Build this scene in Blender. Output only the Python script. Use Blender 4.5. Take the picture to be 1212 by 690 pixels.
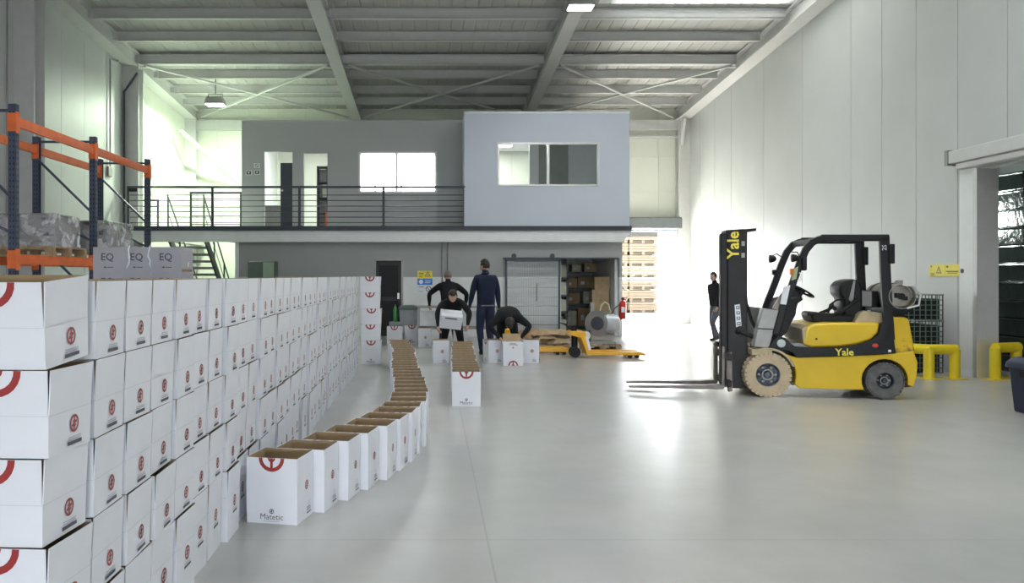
import bpy, bmesh, math, random
from mathutils import Vector, Matrix, Euler
random.seed(7)
R = math.radians
C = bpy.context.scene.collection
for o in list(bpy.data.objects):
    bpy.data.objects.remove(o)

# ------------------------------------------------------------------ camera
F, CX, H0, EYE = 954.0, 511.0, 326.0, 1.55      # focal length and vanishing point in pixels of the 1212 x 690 frame
cam_d = bpy.data.cameras.new('camera')
cam_d.sensor_width = 36.0
cam_d.lens = 36.0 * F / 1212.0
cam_d.shift_x = (606.0 - CX) / 1212.0
cam_d.shift_y = -(345.0 - H0) / 1212.0
cam_d.clip_start = 0.1
cam_d.clip_end = 300
cam = bpy.data.objects.new('camera', cam_d)
cam.location = (0, 0, EYE)
cam.rotation_euler = (R(90), 0, 0)
C.objects.link(cam)
bpy.context.scene.camera = cam

# ------------------------------------------------------------------ world, exposure
sc = bpy.context.scene
sc.view_settings.view_transform = 'Standard'
sc.view_settings.look = 'None'
sc.view_settings.gamma = 1.0
sc.view_settings.use_curve_mapping = False
sc.view_settings.exposure = 0.14
world = bpy.data.worlds.new('overcast_sky')
sc.world = world
world.use_nodes = True
bg = world.node_tree.nodes['Background']
bg.inputs['Color'].default_value = (0.90, 0.95, 1.0, 1)
bg.inputs['Strength'].default_value = 19.0

LAMP_POWER = 80.0
LAMP_BACK_POWER = 480.0
OFFICE_POWER = 70.0
LAMP_COL = (0.93, 0.97, 1.0)

def portal(loc, rot, sx, sy):
    l = bpy.data.lights.new('daylight_portal', 'AREA')
    l.shape = 'RECTANGLE'; l.size = sx; l.size_y = sy
    l.cycles.is_portal = True
    o = bpy.data.objects.new('daylight_portal', l)
    o.location = loc; o.rotation_euler = rot
    C.objects.link(o)
sun_d = bpy.data.lights.new('hazy_sun', 'SUN'); sun_d.energy = 80.0; sun_d.angle = R(22); sun_d.color = (1.0, 0.93, 0.78)
sun_o = bpy.data.objects.new('hazy_sun', sun_d); C.objects.link(sun_o); sun_o.location = (0, 60, 30)
sun_o.rotation_euler = Vector((.27, -.85, -.36)).to_track_quat('-Z', 'Y').to_euler()
portal((6.7, 26.55, 1.57), (R(-90), 0, 0), 3.0, 3.1)        # roller door in the back wall
portal((0.5, -7.85, 0.85), (R(90), 0, 0), 7.6, 1.7)           # dock doors behind the camera
portal((5.9, 16.4, 7.75), (0, 0, 0), 3.6, 3.0)               # skylights
portal((5.9, 7.0, 8.35), (0, 0, 0), 3.6, 6.4)  # the added rooflights out of view
portal((-1.0, 26.55, 4.7), (R(-90), 0, 0), 2.8, 1.7)         # office window

# ------------------------------------------------------------------ pixel to world
def X(px, Y): return (px - CX) * Y / F
def Z(py, Y): return EYE + (H0 - py) * Y / F
def YG(py, z=0.0): return F * (EYE - z) / (py - H0)
def P(px, py, Y): return Vector((X(px, Y), Y, Z(py, Y)))

# ------------------------------------------------------------------ materials
MATS = {}
def M(name, col, rough=0.5, metal=0.0, var=0.08, scale=6.0, bump=0.0, bscale=None, emit=None, estr=0.0, spec=0.5, alpha=1.0, trans=0.0, coat=0.0):
    if name in MATS: return MATS[name]
    m = bpy.data.materials.new(name); m.use_nodes = True
    nt = m.node_tree; b = nt.nodes['Principled BSDF']
    b.inputs['Roughness'].default_value = rough
    b.inputs['Metallic'].default_value = metal
    b.inputs['Specular IOR Level'].default_value = spec
    b.inputs['Coat Weight'].default_value = coat
    b.inputs['Alpha'].default_value = alpha
    b.inputs['Transmission Weight'].default_value = trans
    tc = nt.nodes.new('ShaderNodeTexCoord')
    n = nt.nodes.new('ShaderNodeTexNoise'); n.inputs['Scale'].default_value = scale
    n.inputs['Detail'].default_value = 4
    nt.links.new(tc.outputs['Object'], n.inputs['Vector'])
    r = nt.nodes.new('ShaderNodeValToRGB')
    r.color_ramp.elements[0].position = 0.3; r.color_ramp.elements[1].position = 0.7
    r.color_ramp.elements[0].color = tuple(max(0, c * (1 - var)) for c in col) + (1,)
    r.color_ramp.elements[1].color = tuple(min(1, c * (1 + var)) for c in col) + (1,)
    nt.links.new(n.outputs['Fac'], r.inputs['Fac'])
    nt.links.new(r.outputs['Color'], b.inputs['Base Color'])
    if bump:
        n2 = nt.nodes.new('ShaderNodeTexNoise'); n2.inputs['Scale'].default_value = bscale or scale * 3
        n2.inputs['Detail'].default_value = 5
        nt.links.new(tc.outputs['Object'], n2.inputs['Vector'])
        bp = nt.nodes.new('ShaderNodeBump'); bp.inputs['Strength'].default_value = bump
        bp.inputs['Distance'].default_value = 0.02
        nt.links.new(n2.outputs['Fac'], bp.inputs['Height'])
        nt.links.new(bp.outputs['Normal'], b.inputs['Normal'])
    if emit:
        b.inputs['Emission Color'].default_value = tuple(emit) + (1,)
        b.inputs['Emission Strength'].default_value = estr
    MATS[name] = m
    return m

def concrete_floor():
    m = bpy.data.materials.new('polished_concrete'); m.use_nodes = True
    nt = m.node_tree; b = nt.nodes['Principled BSDF']
    tc = nt.nodes.new('ShaderNodeTexCoord')
    def noise(s, d=6, rough=0.6):
        n = nt.nodes.new('ShaderNodeTexNoise'); n.inputs['Scale'].default_value = s
        n.inputs['Detail'].default_value = d; n.inputs['Roughness'].default_value = rough
        nt.links.new(tc.outputs['Object'], n.inputs['Vector']); return n
    def ramp(src, p0, c0, p1, c1):
        r = nt.nodes.new('ShaderNodeValToRGB')
        r.color_ramp.elements[0].position = p0; r.color_ramp.elements[0].color = c0 + (1,)
        r.color_ramp.elements[1].position = p1; r.color_ramp.elements[1].color = c1 + (1,)
        nt.links.new(src, r.inputs['Fac']); return r
    def mix(f, a, c, mode='MIX'):
        x = nt.nodes.new('ShaderNodeMix'); x.data_type = 'RGBA'; x.blend_type = mode
        if isinstance(f, float): x.inputs[0].default_value = f
        else: nt.links.new(f, x.inputs[0])
        nt.links.new(a, x.inputs[6])
        if isinstance(c, tuple): x.inputs[7].default_value = c + (1,)
        else: nt.links.new(c, x.inputs[7])
        return x
    big = noise(0.35, 5, 0.5)
    base = ramp(big.outputs['Fac'], 0.3, (0.41, 0.408, 0.392), 0.72, (0.47, 0.467, 0.448))
    med = noise(1.7, 7, 0.6)
    mr = ramp(med.outputs['Fac'], 0.25, (0.87, 0.87, 0.87), 0.75, (1.10, 1.10, 1.10))
    x1 = mix(1.0, base.outputs['Color'], mr.outputs['Color'], 'MULTIPLY')
    # fine saw cut control joints every five metres, slightly darker than the slab
    sp = nt.nodes.new('ShaderNodeSeparateXYZ'); nt.links.new(tc.outputs['Object'], sp.inputs[0])
    def joint(axis, off):
        def op(kind, a, v):
            q = nt.nodes.new('ShaderNodeMath'); q.operation = kind
            nt.links.new(a, q.inputs[0]); q.inputs[1].default_value = v; return q.outputs[0]
        a = op('ADD', sp.outputs[axis], 100 - off); a = op('MODULO', a, 5.0); return op('LESS_THAN', a, 0.013)
    jm = nt.nodes.new('ShaderNodeMath'); jm.operation = 'MAXIMUM'
    nt.links.new(joint('Y', 4.72), jm.inputs[0]); nt.links.new(joint('X', 0.32), jm.inputs[1])
    jf = nt.nodes.new('ShaderNodeMath'); jf.operation = 'MULTIPLY'; jf.inputs[1].default_value = 0.25
    nt.links.new(jm.outputs[0], jf.inputs[0])
    cl = noise(0.8, 6, 0.55); clr = ramp(cl.outputs['Fac'], 0.3, (0.94, 0.95, 0.98), 0.7, (1.06, 1.05, 1.02))
    x1b = mix(1.0, x1.outputs[2], clr.outputs['Color'], 'MULTIPLY')
    x2 = mix(jf.outputs[0], x1b.outputs[2], (0.12, 0.12, 0.115))
    nt.links.new(x2.outputs[2], b.inputs['Base Color'])
    b.inputs['Roughness'].default_value = 0.28
    b.inputs['Specular IOR Level'].default_value = 0.55
    return m

def translucent(name, col, tmix=0.5):
    m = bpy.data.materials.new(name); m.use_nodes = True
    nt = m.node_tree
    for n in list(nt.nodes): nt.nodes.remove(n)
    out = nt.nodes.new('ShaderNodeOutputMaterial')
    d = nt.nodes.new('ShaderNodeBsdfDiffuse'); d.inputs['Color'].default_value = col + (1,)
    t = nt.nodes.new('ShaderNodeBsdfTranslucent'); t.inputs['Color'].default_value = col + (1,)
    mx = nt.nodes.new('ShaderNodeMixShader'); mx.inputs[0].default_value = tmix
    nt.links.new(d.outputs[0], mx.inputs[1]); nt.links.new(t.outputs[0], mx.inputs[2])
    nt.links.new(mx.outputs[0], out.inputs['Surface'])
    return m

def clear_film(name, rough, gloss_fac, tint=(1, 1, 1), bump=0.0, bscale=12):
    m = bpy.data.materials.new(name); m.use_nodes = True
    nt = m.node_tree
    for n in list(nt.nodes): nt.nodes.remove(n)
    out = nt.nodes.new('ShaderNodeOutputMaterial')
    t = nt.nodes.new('ShaderNodeBsdfTransparent'); t.inputs['Color'].default_value = tint + (1,)
    g = nt.nodes.new('ShaderNodeBsdfGlossy'); g.inputs['Roughness'].default_value = rough
    fr = nt.nodes.new('ShaderNodeFresnel'); fr.inputs['IOR'].default_value = 1.45
    ad = nt.nodes.new('ShaderNodeMath'); ad.operation = 'ADD'; ad.inputs[1].default_value = gloss_fac
    nt.links.new(fr.outputs[0], ad.inputs[0])
    mx = nt.nodes.new('ShaderNodeMixShader'); nt.links.new(ad.outputs[0], mx.inputs[0])
    nt.links.new(t.outputs[0], mx.inputs[1]); nt.links.new(g.outputs[0], mx.inputs[2])
    if bump:
        tc = nt.nodes.new('ShaderNodeTexCoord'); n = nt.nodes.new('ShaderNodeTexNoise')
        n3 = nt.nodes.new('ShaderNodeTexNoise'); n3.inputs['Scale'].default_value = 5.5; n3.inputs['Detail'].default_value = 6; n3.inputs['Distortion'].default_value = .5
        nt.links.new(tc.outputs['Object'], n3.inputs['Vector'])
        mr = nt.nodes.new('ShaderNodeMapRange'); mr.inputs['From Min'].default_value = .47; mr.inputs['From Max'].default_value = .62; mr.inputs['To Max'].default_value = .6
        nt.links.new(n3.outputs['Fac'], mr.inputs['Value'])
        df = nt.nodes.new('ShaderNodeBsdfDiffuse'); df.inputs['Color'].default_value = (.85, .85, .88, 1)  # white diffuse patches stand in for reflections on the film
        mx2 = nt.nodes.new('ShaderNodeMixShader'); nt.links.new(mr.outputs[0], mx2.inputs[0]); nt.links.new(mx.outputs[0], mx2.inputs[1]); nt.links.new(df.outputs[0], mx2.inputs[2])
        mx = mx2
        n.inputs['Scale'].default_value = bscale; n.inputs['Detail'].default_value = 4; n.inputs['Distortion'].default_value = 1.5
        nt.links.new(tc.outputs['Object'], n.inputs['Vector'])
        b = nt.nodes.new('ShaderNodeBump'); b.inputs['Strength'].default_value = bump; b.inputs['Distance'].default_value = 0.06
        nt.links.new(n.outputs['Fac'], b.inputs['Height']); nt.links.new(b.outputs['Normal'], g.inputs['Normal'])
    nt.links.new(mx.outputs[0], out.inputs['Surface'])
    return m

def worn_yellow(name, wear_z0, wear_z1, lo=(0.10, 0.065, 0.03)):
    """yellow paint scraped to rust brown below a bumper height (object z)"""
    m = bpy.data.materials.new(name); m.use_nodes = True
    nt = m.node_tree; b = nt.nodes['Principled BSDF']
    b.inputs['Roughness'].default_value = 0.34
    tc = nt.nodes.new('ShaderNodeTexCoord'); sp = nt.nodes.new('ShaderNodeSeparateXYZ')
    nt.links.new(tc.outputs['Object'], sp.inputs[0])
    n = nt.nodes.new('ShaderNodeTexNoise'); n.inputs['Scale'].default_value = 14; n.inputs['Detail'].default_value = 6
    nt.links.new(tc.outputs['Object'], n.inputs['Vector'])
    mr = nt.nodes.new('ShaderNodeMapRange'); mr.inputs['From Min'].default_value = wear_z1; mr.inputs['From Max'].default_value = wear_z0
    mr.inputs['To Min'].default_value = 0.0; mr.inputs['To Max'].default_value = 0.75
    nt.links.new(sp.outputs['Z'], mr.inputs['Value'])
    ad = nt.nodes.new('ShaderNodeMath'); ad.operation = 'ADD'
    nt.links.new(mr.outputs[0], ad.inputs[0]); nt.links.new(n.outputs['Fac'], ad.inputs[1])
    r = nt.nodes.new('ShaderNodeValToRGB')
    r.color_ramp.elements[0].position = 0.72; r.color_ramp.elements[0].color = (0.72, 0.48, 0.02, 1)
    r.color_ramp.elements[1].position = 0.92; r.color_ramp.elements[1].color = lo + (1,)
    nt.links.new(ad.outputs[0], r.inputs['Fac']); nt.links.new(r.outputs['Color'], b.inputs['Base Color'])
    return m

m_floor = concrete_floor()
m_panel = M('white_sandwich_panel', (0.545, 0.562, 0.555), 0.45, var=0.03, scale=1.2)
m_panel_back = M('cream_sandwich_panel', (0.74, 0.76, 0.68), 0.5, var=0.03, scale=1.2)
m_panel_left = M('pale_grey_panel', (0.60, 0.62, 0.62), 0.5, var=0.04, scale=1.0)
m_roof = M('roof_sheet', (0.45, 0.45, 0.435), 0.6, var=0.05, scale=0.8)
m_steel_w = M('white_painted_steel', (0.60, 0.60, 0.595), 0.45, var=0.03)
m_mezz = M('grey_render', (0.36, 0.37, 0.37), 0.7, var=0.04, scale=2.0)
m_cube = M('blue_grey_panel', (0.56, 0.605, 0.69), 0.5, var=0.025, scale=1.0)
m_recess = M('grey_office_panel', (0.46, 0.47, 0.48), 0.55, var=0.03, scale=1.0)
m_white = M('white_paint', (0.78, 0.80, 0.80), 0.45, var=0.03)
m_dark = M('dark_blue_grey_steel', (0.055, 0.065, 0.085), 0.45, var=0.1)
m_orange = M('orange_beam_paint', (0.78, 0.16, 0.035), 0.4, var=0.1)
m_upright = M('blue_upright_paint', (0.06, 0.075, 0.12), 0.45, var=0.15)
m_alu = M('aluminium', (0.70, 0.70, 0.69), 0.35, metal=0.6, var=0.04)
m_glass = clear_film('window_glass', 0.02, 0.02)
m_film = clear_film('stretch_film', 0.22, 0.26, bump=1.0, bscale=11)
m_carton = M('white_carton', (0.76, 0.775, 0.83), 0.5, var=0.025, scale=5)
m_kraft = M('kraft_board', (0.40, 0.29, 0.165), 0.8, var=0.1, scale=7)
m_red = M('red_print', (0.33, 0.03, 0.03), 0.6, var=0.05)
m_redicon = M('brick_red_print', (0.34, 0.085, 0.07), 0.6, var=0.05)
m_ink = M('grey_ink', (0.10, 0.10, 0.12), 0.7, var=0.05)
m_palegrey = M('pale_grey_print', (0.5, 0.5, 0.55), 0.7, var=0.05)
m_greybox = M('grey_carton', (0.43, 0.42, 0.47), 0.6, var=0.05, scale=4)
m_wood = M('pallet_wood', (0.38, 0.28, 0.17), 0.8, var=0.25, scale=9, bump=0.3)
m_black = M('black_plastic', (0.008, 0.008, 0.010), 0.5, var=0.2, spec=.35)
m_blacksteel = M('black_mast_steel', (0.012, 0.0125, 0.016), 0.45, var=0.25, scale=4, spec=.35)
m_yellow = M('forklift_yellow', (0.74, 0.50, 0.02), 0.3, var=0.06, scale=3, coat=0.3)
m_wornyel = worn_yellow('scraped_yellow', 0.30, 0.82)
m_cream = M('dusty_cream', (0.50, 0.42, 0.27), 0.7, var=0.15, scale=12)
m_tyre = M('beige_tyre_rubber', (0.55, 0.44, 0.30), 0.8, var=0.12, scale=10)
m_tyre2 = M('grey_tyre_rubber', (0.12, 0.12, 0.12), 0.8, var=0.25, scale=12)
m_hub = M('blue_black_hub', (0.035, 0.045, 0.065), 0.45, var=0.3, scale=14)
m_greymetal = M('grey_metal', (0.30, 0.30, 0.29), 0.4, metal=0.5, var=0.12)
m_tank = M('dull_tank_steel', (0.34, 0.32, 0.28), 0.45, metal=0.5, var=0.25, scale=7)
m_fork = M('bare_fork_steel', (0.16, 0.14, 0.13), 0.4, metal=0.6, var=0.3)
m_safety = M('safety_yellow', (0.80, 0.62, 0.02), 0.38, var=0.06)
m_pallyel = M('jack_orange_yellow', (0.86, 0.44, 0.02), 0.4, var=0.08)
m_decal = M('yellow_decal', (0.85, 0.72, 0.08), 0.5, var=0.02)
m_whitedec = M('white_decal', (0.8, 0.82, 0.86), 0.5, var=0.02)
m_extred = M('extinguisher_red', (0.62, 0.03, 0.025), 0.35, var=0.05)
m_green_lit = M('lit_green_metal', (0.30, 0.40, 0.30), 0.5, var=0.06)
m_dkgreen = M('dark_green_metal', (0.10, 0.15, 0.12), 0.5, var=0.1)
m_blue = M('sign_blue', (0.03, 0.25, 0.75), 0.5, var=0.02)
m_skin = M('skin', (0.52, 0.32, 0.23), 0.55, var=0.06)
m_hair = M('dark_hair', (0.02, 0.016, 0.013), 0.6, var=0.2, scale=40)
m_hairgrey = M('short_grey_hair', (0.16, 0.14, 0.12), 0.7, var=0.2, scale=40)
m_navy = M('navy_knit', (0.010, 0.016, 0.042), 0.95, var=0.15, scale=12, bump=0.3)
m_blackcloth = M('black_cloth', (0.006, 0.0065, 0.009), 0.95, var=0.2, scale=10, bump=0.3)
m_jeans = M('blue_jeans', (0.018, 0.027, 0.065), 0.85, var=0.2, scale=10, bump=0.2)
m_greyjeans = M('grey_blue_trousers', (0.11, 0.12, 0.15), 0.85, var=0.15, scale=10)
m_shoe = M('dark_shoe', (0.02, 0.02, 0.025), 0.6, var=0.1)
m_belt = M('pale_belt', (0.20, 0.19, 0.17), 0.6, var=0.1)
m_eye = M('eye_white', (0.75, 0.74, 0.72), 0.3, var=0.01)
m_lip = M('lips', (0.36, 0.14, 0.12), 0.5, var=0.02)
m_yard = M('yard_concrete', (0.62, 0.62, 0.60), 0.8, var=0.06, scale=1)
m_crate = M('crate_wood', (0.042, 0.028, 0.016), 0.8, var=0.15, scale=5)
m_cratedk = M('crate_gap', (0.02, 0.014, 0.009), 0.9, var=0.1)
m_shiny = M('black_shrink_plastic', (0.014, 0.024, 0.02), 0.16, var=0.3, scale=3, bump=1.0, bscale=6, spec=1.0, coat=.8)
m_shutter = M('grey_shutter', (0.17, 0.18, 0.19), 0.5, metal=0.3, var=0.08)
m_brown = M('brown_paper', (0.34, 0.20, 0.10), 0.85, var=0.2, scale=8)
m_file = M('pale_green_file', (0.55, 0.58, 0.45), 0.6, var=0.1)
m_sky = translucent('translucent_rooflight', (0.80, 0.82, 0.80), 0.12)
m_sky_added = translucent('added_rooflight', (0.85, 0.87, 0.86), 0.13)  # unseen forward rooflights, added to light the sides of the stack
m_lens = M('lamp_lens', (0.9, 0.9, 0.9), 0.3, var=0.0, emit=(1, 1, 1), estr=14.0)
m_panelight = M('ceiling_light_panel', (0.9, 0.9, 0.9), 0.3, var=0.0, emit=(0.95, 1, 0.92), estr=10.0)
m_amber = M('amber_lens', (0.75, 0.22, 0.02), 0.3, var=0.02)
m_binrub = M('grey_bin_plastic', (0.30, 0.31, 0.33), 0.5, var=0.1)
m_bottle = M('dark_bottle_glass', (0.008, 0.012, 0.008), 0.1, var=0.1, spec=0.7)
m_greenbottle = M('green_plastic', (0.05, 0.25, 0.06), 0.3, var=0.1)
m_mesh = M('galvanised_wire', (0.50, 0.52, 0.53), 0.4, metal=0.6, var=0.06)
m_navyplastic = M('navy_plastic', (0.02, 0.028, 0.06), 0.5, var=0.2)

# ------------------------------------------------------------------ mesh builder
class MB:
    def __init__(s): s.v = []; s.f = []; s.m = []
    def add(s, vs, fs, m=0, mt=None):
        b = len(s.v)
        for p in vs:
            p = Vector(p)
            s.v.append(mt @ p if mt is not None else p)
        for f in fs:
            s.f.append(tuple(b + i for i in f)); s.m.append(m)
        return s
    def box(s, x0, x1, y0, y1, z0, z1, m=0, mt=None):
        vs = [(x, y, z) for z in (z0, z1) for y in (y0, y1) for x in (x0, x1)]
        return s.add(vs, [(0, 2, 3, 1), (4, 5, 7, 6), (0, 1, 5, 4), (2, 6, 7, 3), (0, 4, 6, 2), (1, 3, 7, 5)], m, mt)
    def bar(s, p0, p1, w, h=None, m=0, up=(0, 0, 1)):
        """rectangular bar from p0 to p1, w across and h along up"""
        p0, p1 = Vector(p0), Vector(p1); h = h or w
        d = (p1 - p0); L = d.length; d.normalize()
        u = Vector(up)
        if abs(d.dot(u)) > 0.98: u = Vector((0, 1, 0))
        sd = d.cross(u).normalized(); u = sd.cross(d)
        vs = []
        for q in (p0, p1):
            for a, b in ((-1, -1), (1, -1), (1, 1), (-1, 1)):
                vs.append(q + sd * (a * w / 2) + u * (b * h / 2))
        return s.add(vs, [(3, 2, 1, 0), (4, 5, 6, 7), (0, 1, 5, 4), (1, 2, 6, 5), (2, 3, 7, 6), (3, 0, 4, 7)], m)
    def cyl(s, p0, p1, r0, r1=None, n=12, m=0, caps=True):
        p0, p1 = Vector(p0), Vector(p1); r1 = r0 if r1 is None else r1
        d = (p1 - p0).normalized()
        a = d.orthogonal().normalized(); b = d.cross(a)
        vs = []
        for q, r in ((p0, r0), (p1, r1)):
            for i in range(n):
                t = 2 * math.pi * i / n
                vs.append(q + (a * math.cos(t) + b * math.sin(t)) * r)
        fs = [(i, (i + 1) % n, n + (i + 1) % n, n + i) for i in range(n)]
        if caps: fs += [tuple(reversed(range(n))), tuple(range(n, 2 * n))]
        return s.add(vs, fs, m)
    def tube(s, pts, r, n=8, m=0, closed=False):
        pts = [Vector(p) for p in pts]; N = len(pts); vs = []
        prev = None
        for i, p in enumerate(pts):
            if closed: d = pts[(i + 1) % N] - pts[i - 1]
            else: d = pts[min(i + 1, N - 1)] - pts[max(i - 1, 0)]
            d.normalize()
            if prev is None: a = d.orthogonal().normalized()
            else:
                a = prev - d * prev.dot(d)
                a = a.normalized() if a.length > 1e-6 else d.orthogonal().normalized()
            prev = a; b = d.cross(a)
            rr = r[i] if isinstance(r, (list, tuple)) else r
            for k in range(n):
                t = 2 * math.pi * k / n
                vs.append(p + (a * math.cos(t) + b * math.sin(t)) * rr)
        fs = []
        for i in range(N if closed else N - 1):
            j = (i + 1) % N
            for k in range(n):
                fs.append((i * n + k, i * n + (k + 1) % n, j * n + (k + 1) % n, j * n + k))
        if not closed: fs += [tuple(reversed(range(n))), tuple(range((N - 1) * n, N * n))]
        return s.add(vs, fs, m)
    def prism(s, poly, a0, a1, axis='y', m=0, mt=None):
        """polygon extruded along an axis; poly is (x,z) for y, (y,z) for x, (x,y) for z"""
        def pt(u, v, a):
            return (u, a, v) if axis == 'y' else ((a, u, v) if axis == 'x' else (u, v, a))
        n = len(poly)
        ar = sum(poly[i][0] * poly[(i + 1) % n][1] - poly[(i + 1) % n][0] * poly[i][1] for i in range(n))
        flip = (ar > 0) == (axis == 'y')
        poly = list(poly) if not flip else list(reversed(poly))
        # outward side orientation: cap at a1 faces +axis
        vs = [pt(u, v, a0) for u, v in poly] + [pt(u, v, a1) for u, v in poly]
        fs = [tuple(reversed(range(n))), tuple(range(n, 2 * n))]
        fs += [(i, (i + 1) % n, n + (i + 1) % n, n + i) for i in range(n)]
        return s.add(vs, fs, m, mt)
    def lathe(s, prof, o, d, n=24, m=0, closed=False, caps=True):
        """prof of (radius, height along d)"""
        o, d = Vector(o), Vector(d).normalized()
        a = d.orthogonal().normalized(); b = d.cross(a); vs = []
        for r, h in prof:
            for i in range(n):
                t = 2 * math.pi * i / n
                vs.append(o + d * h + (a * math.cos(t) + b * math.sin(t)) * r)
        N = len(prof); fs = []
        for j in range(N if closed else N - 1):
            k = (j + 1) % N
            fs += [(j * n + i, j * n + (i + 1) % n, k * n + (i + 1) % n, k * n + i) for i in range(n)]
        if not closed and caps:
            fs += [tuple(reversed(range(n))), tuple(range((N - 1) * n, N * n))]
        return s.add(vs, fs, m)
    def ball(s, c, r, n=12, m=0, mt=None):
        c = Vector(c); rx, ry, rz = (r, r, r) if not isinstance(r, (tuple, list)) else r
        vs = [(0, 0, rz)]; h = n // 2 + 1
        for j in range(1, h):
            ph = math.pi * j / h
            for i in range(n):
                t = 2 * math.pi * i / n
                vs.append((rx * math.sin(ph) * math.cos(t), ry * math.sin(ph) * math.sin(t), rz * math.cos(ph)))
        vs.append((0, 0, -rz)); fs = [(0, 1 + i, 1 + (i + 1) % n) for i in range(n)]
        for j in range(h - 2):
            a = 1 + j * n
            fs += [(a + i, a + n + i, a + n + (i + 1) % n, a + (i + 1) % n) for i in range(n)]
        a = 1 + (h - 2) * n
        fs += [(a + i, len(vs) - 1, a + (i + 1) % n) for i in range(n)]
        vs = [Vector(p) for p in vs]
        if mt is not None: vs = [mt @ p for p in vs]
        return s.add([c + p for p in vs], fs, m)
    def text(s, txt, size, mt, m=0, bold=0.0):
        v, f = text_mesh(txt, bold)
        return s.add([Vector((p[0] * size, p[1] * size, 0)) for p in v], f, m, mt)
    def ring(s, r0, r1, a0, a1, n, mt, m=0):
        """flat ring sector in local xy"""
        vs = []
        for i in range(n + 1):
            t = a0 + (a1 - a0) * i / n
            vs += [(r0 * math.cos(t), r0 * math.sin(t), 0), (r1 * math.cos(t), r1 * math.sin(t), 0)]
        return s.add(vs, [(2 * i, 2 * i + 1, 2 * i + 3, 2 * i + 2) for i in range(n)], m, mt)
    def quad(s, x0, x1, y0, y1, mt, m=0):
        return s.add([(x0, y0, 0), (x1, y0, 0), (x1, y1, 0), (x0, y1, 0)], [(0, 1, 2, 3)], m, mt)
    def mesh(s, name, mats, smooth=None, fix=True):
        me = bpy.data.meshes.new(name)
        me.from_pydata([tuple(p) for p in s.v], [], s.f)
        me.polygons.foreach_set('material_index', s.m)
        for m in (mats if isinstance(mats, (list, tuple)) else [mats]): me.materials.append(m)
        if smooth is not None:
            me.polygons.foreach_set('use_smooth', [True] * len(me.polygons))
            me.set_sharp_from_angle(angle=R(smooth))
        me.update()
        return me
    def build(s, name, mats, parent=None, smooth=None, bevel=0.0, seg=2):
        o = bpy.data.objects.new(name, s.mesh(name, mats, smooth))
        C.objects.link(o)
        if parent is not None: o.parent = parent
        if bevel:
            bv = o.modifiers.new('bevel', 'BEVEL'); bv.width = bevel; bv.segments = seg
            bv.limit_method = 'ANGLE'; bv.angle_limit = R(35)
        return o

_TXT = {}
def text_mesh(txt, bold=0.0):
    if (txt, bold) in _TXT: return _TXT[(txt, bold)]
    cu = bpy.data.curves.new('lettering', 'FONT'); cu.body = txt; cu.size = 1.0; cu.resolution_u = 2; cu.offset = bold
    cu.align_x = 'CENTER'; cu.align_y = 'CENTER'
    o = bpy.data.objects.new('lettering', cu); C.objects.link(o)
    dg = bpy.context.evaluated_depsgraph_get(); dg.update()
    me = bpy.data.meshes.new_from_object(o.evaluated_get(dg))
    v = [tuple(p.co) for p in me.vertices]; f = [tuple(p.vertices) for p in me.polygons]
    bpy.data.objects.remove(o); bpy.data.meshes.remove(me); bpy.data.curves.remove(cu)
    _TXT[(txt, bold)] = (v, f)
    return v, f

def frame(o, right, up):
    """matrix whose local x, y are right and up"""
    r, u = Vector(right).normalized(), Vector(up).normalized(); n = r.cross(u)
    return Matrix(((r.x, u.x, n.x, o[0]), (r.y, u.y, n.y, o[1]), (r.z, u.z, n.z, o[2]), (0, 0, 0, 1)))

def empty(name, loc=(0, 0, 0), rz=0.0):
    o = bpy.data.objects.new(name, None); C.objects.link(o)
    o.location = loc; o.rotation_euler = (0, 0, rz); o.empty_display_size = 0.1
    return o
def tag(o, label, cat, group=None):
    o['label'] = label; o['category'] = cat
    if group: o['group'] = group
    return o
def struct(o):
    o['kind'] = 'structure'; return o
def copy_tree(o, parent=None):
    c = o.copy(); C.objects.link(c)
    if parent is not None: c.parent = parent
    for ch in list(o.children): copy_tree(ch, c)
    return c
ORD = ['first', 'second', 'third', 'fourth', 'fifth', 'sixth', 'seventh', 'eighth', 'ninth', 'tenth', 'eleventh', 'twelfth',
       'thirteenth', 'fourteenth', 'fifteenth', 'sixteenth', 'seventeenth', 'eighteenth', 'nineteenth']
def nth(i):
    n = i + 1
    if n <= 19: return ORD[i]
    t = {2: 'twentieth', 3: 'thirtieth'}; u = {2: 'twenty', 3: 'thirty'}
    return t[n // 10] if n % 10 == 0 else u[n // 10] + '-' + ORD[n % 10 - 1]

# ================================================================== SETTING
XL, XR, YB, YF = -7.95, 8.32, 26.3, -8.0
SL = 0.067
def zr(y): return 8.326 - SL * y          # underside of the rafters, the shed roof falls away from the camera
YW, YD, YO = 20.6, 20.4, 21.7             # lower wall, front of the deck, recessed office wall
ZD = 2.80                                 # deck level

fl = MB().box(XL - .3, XR + 3.2, YF - .3, YB + .25, -0.3, 0).build('floor', m_floor); struct(fl)
yard = MB().box(-40, 60, YB + .25, 80, -0.32, -0.02).build('pavement', m_yard); struct(yard)
yard2 = MB().box(-40, 60, -50, YF - .3, -0.32, -0.02).build('pavement', m_yard); struct(yard2)

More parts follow.
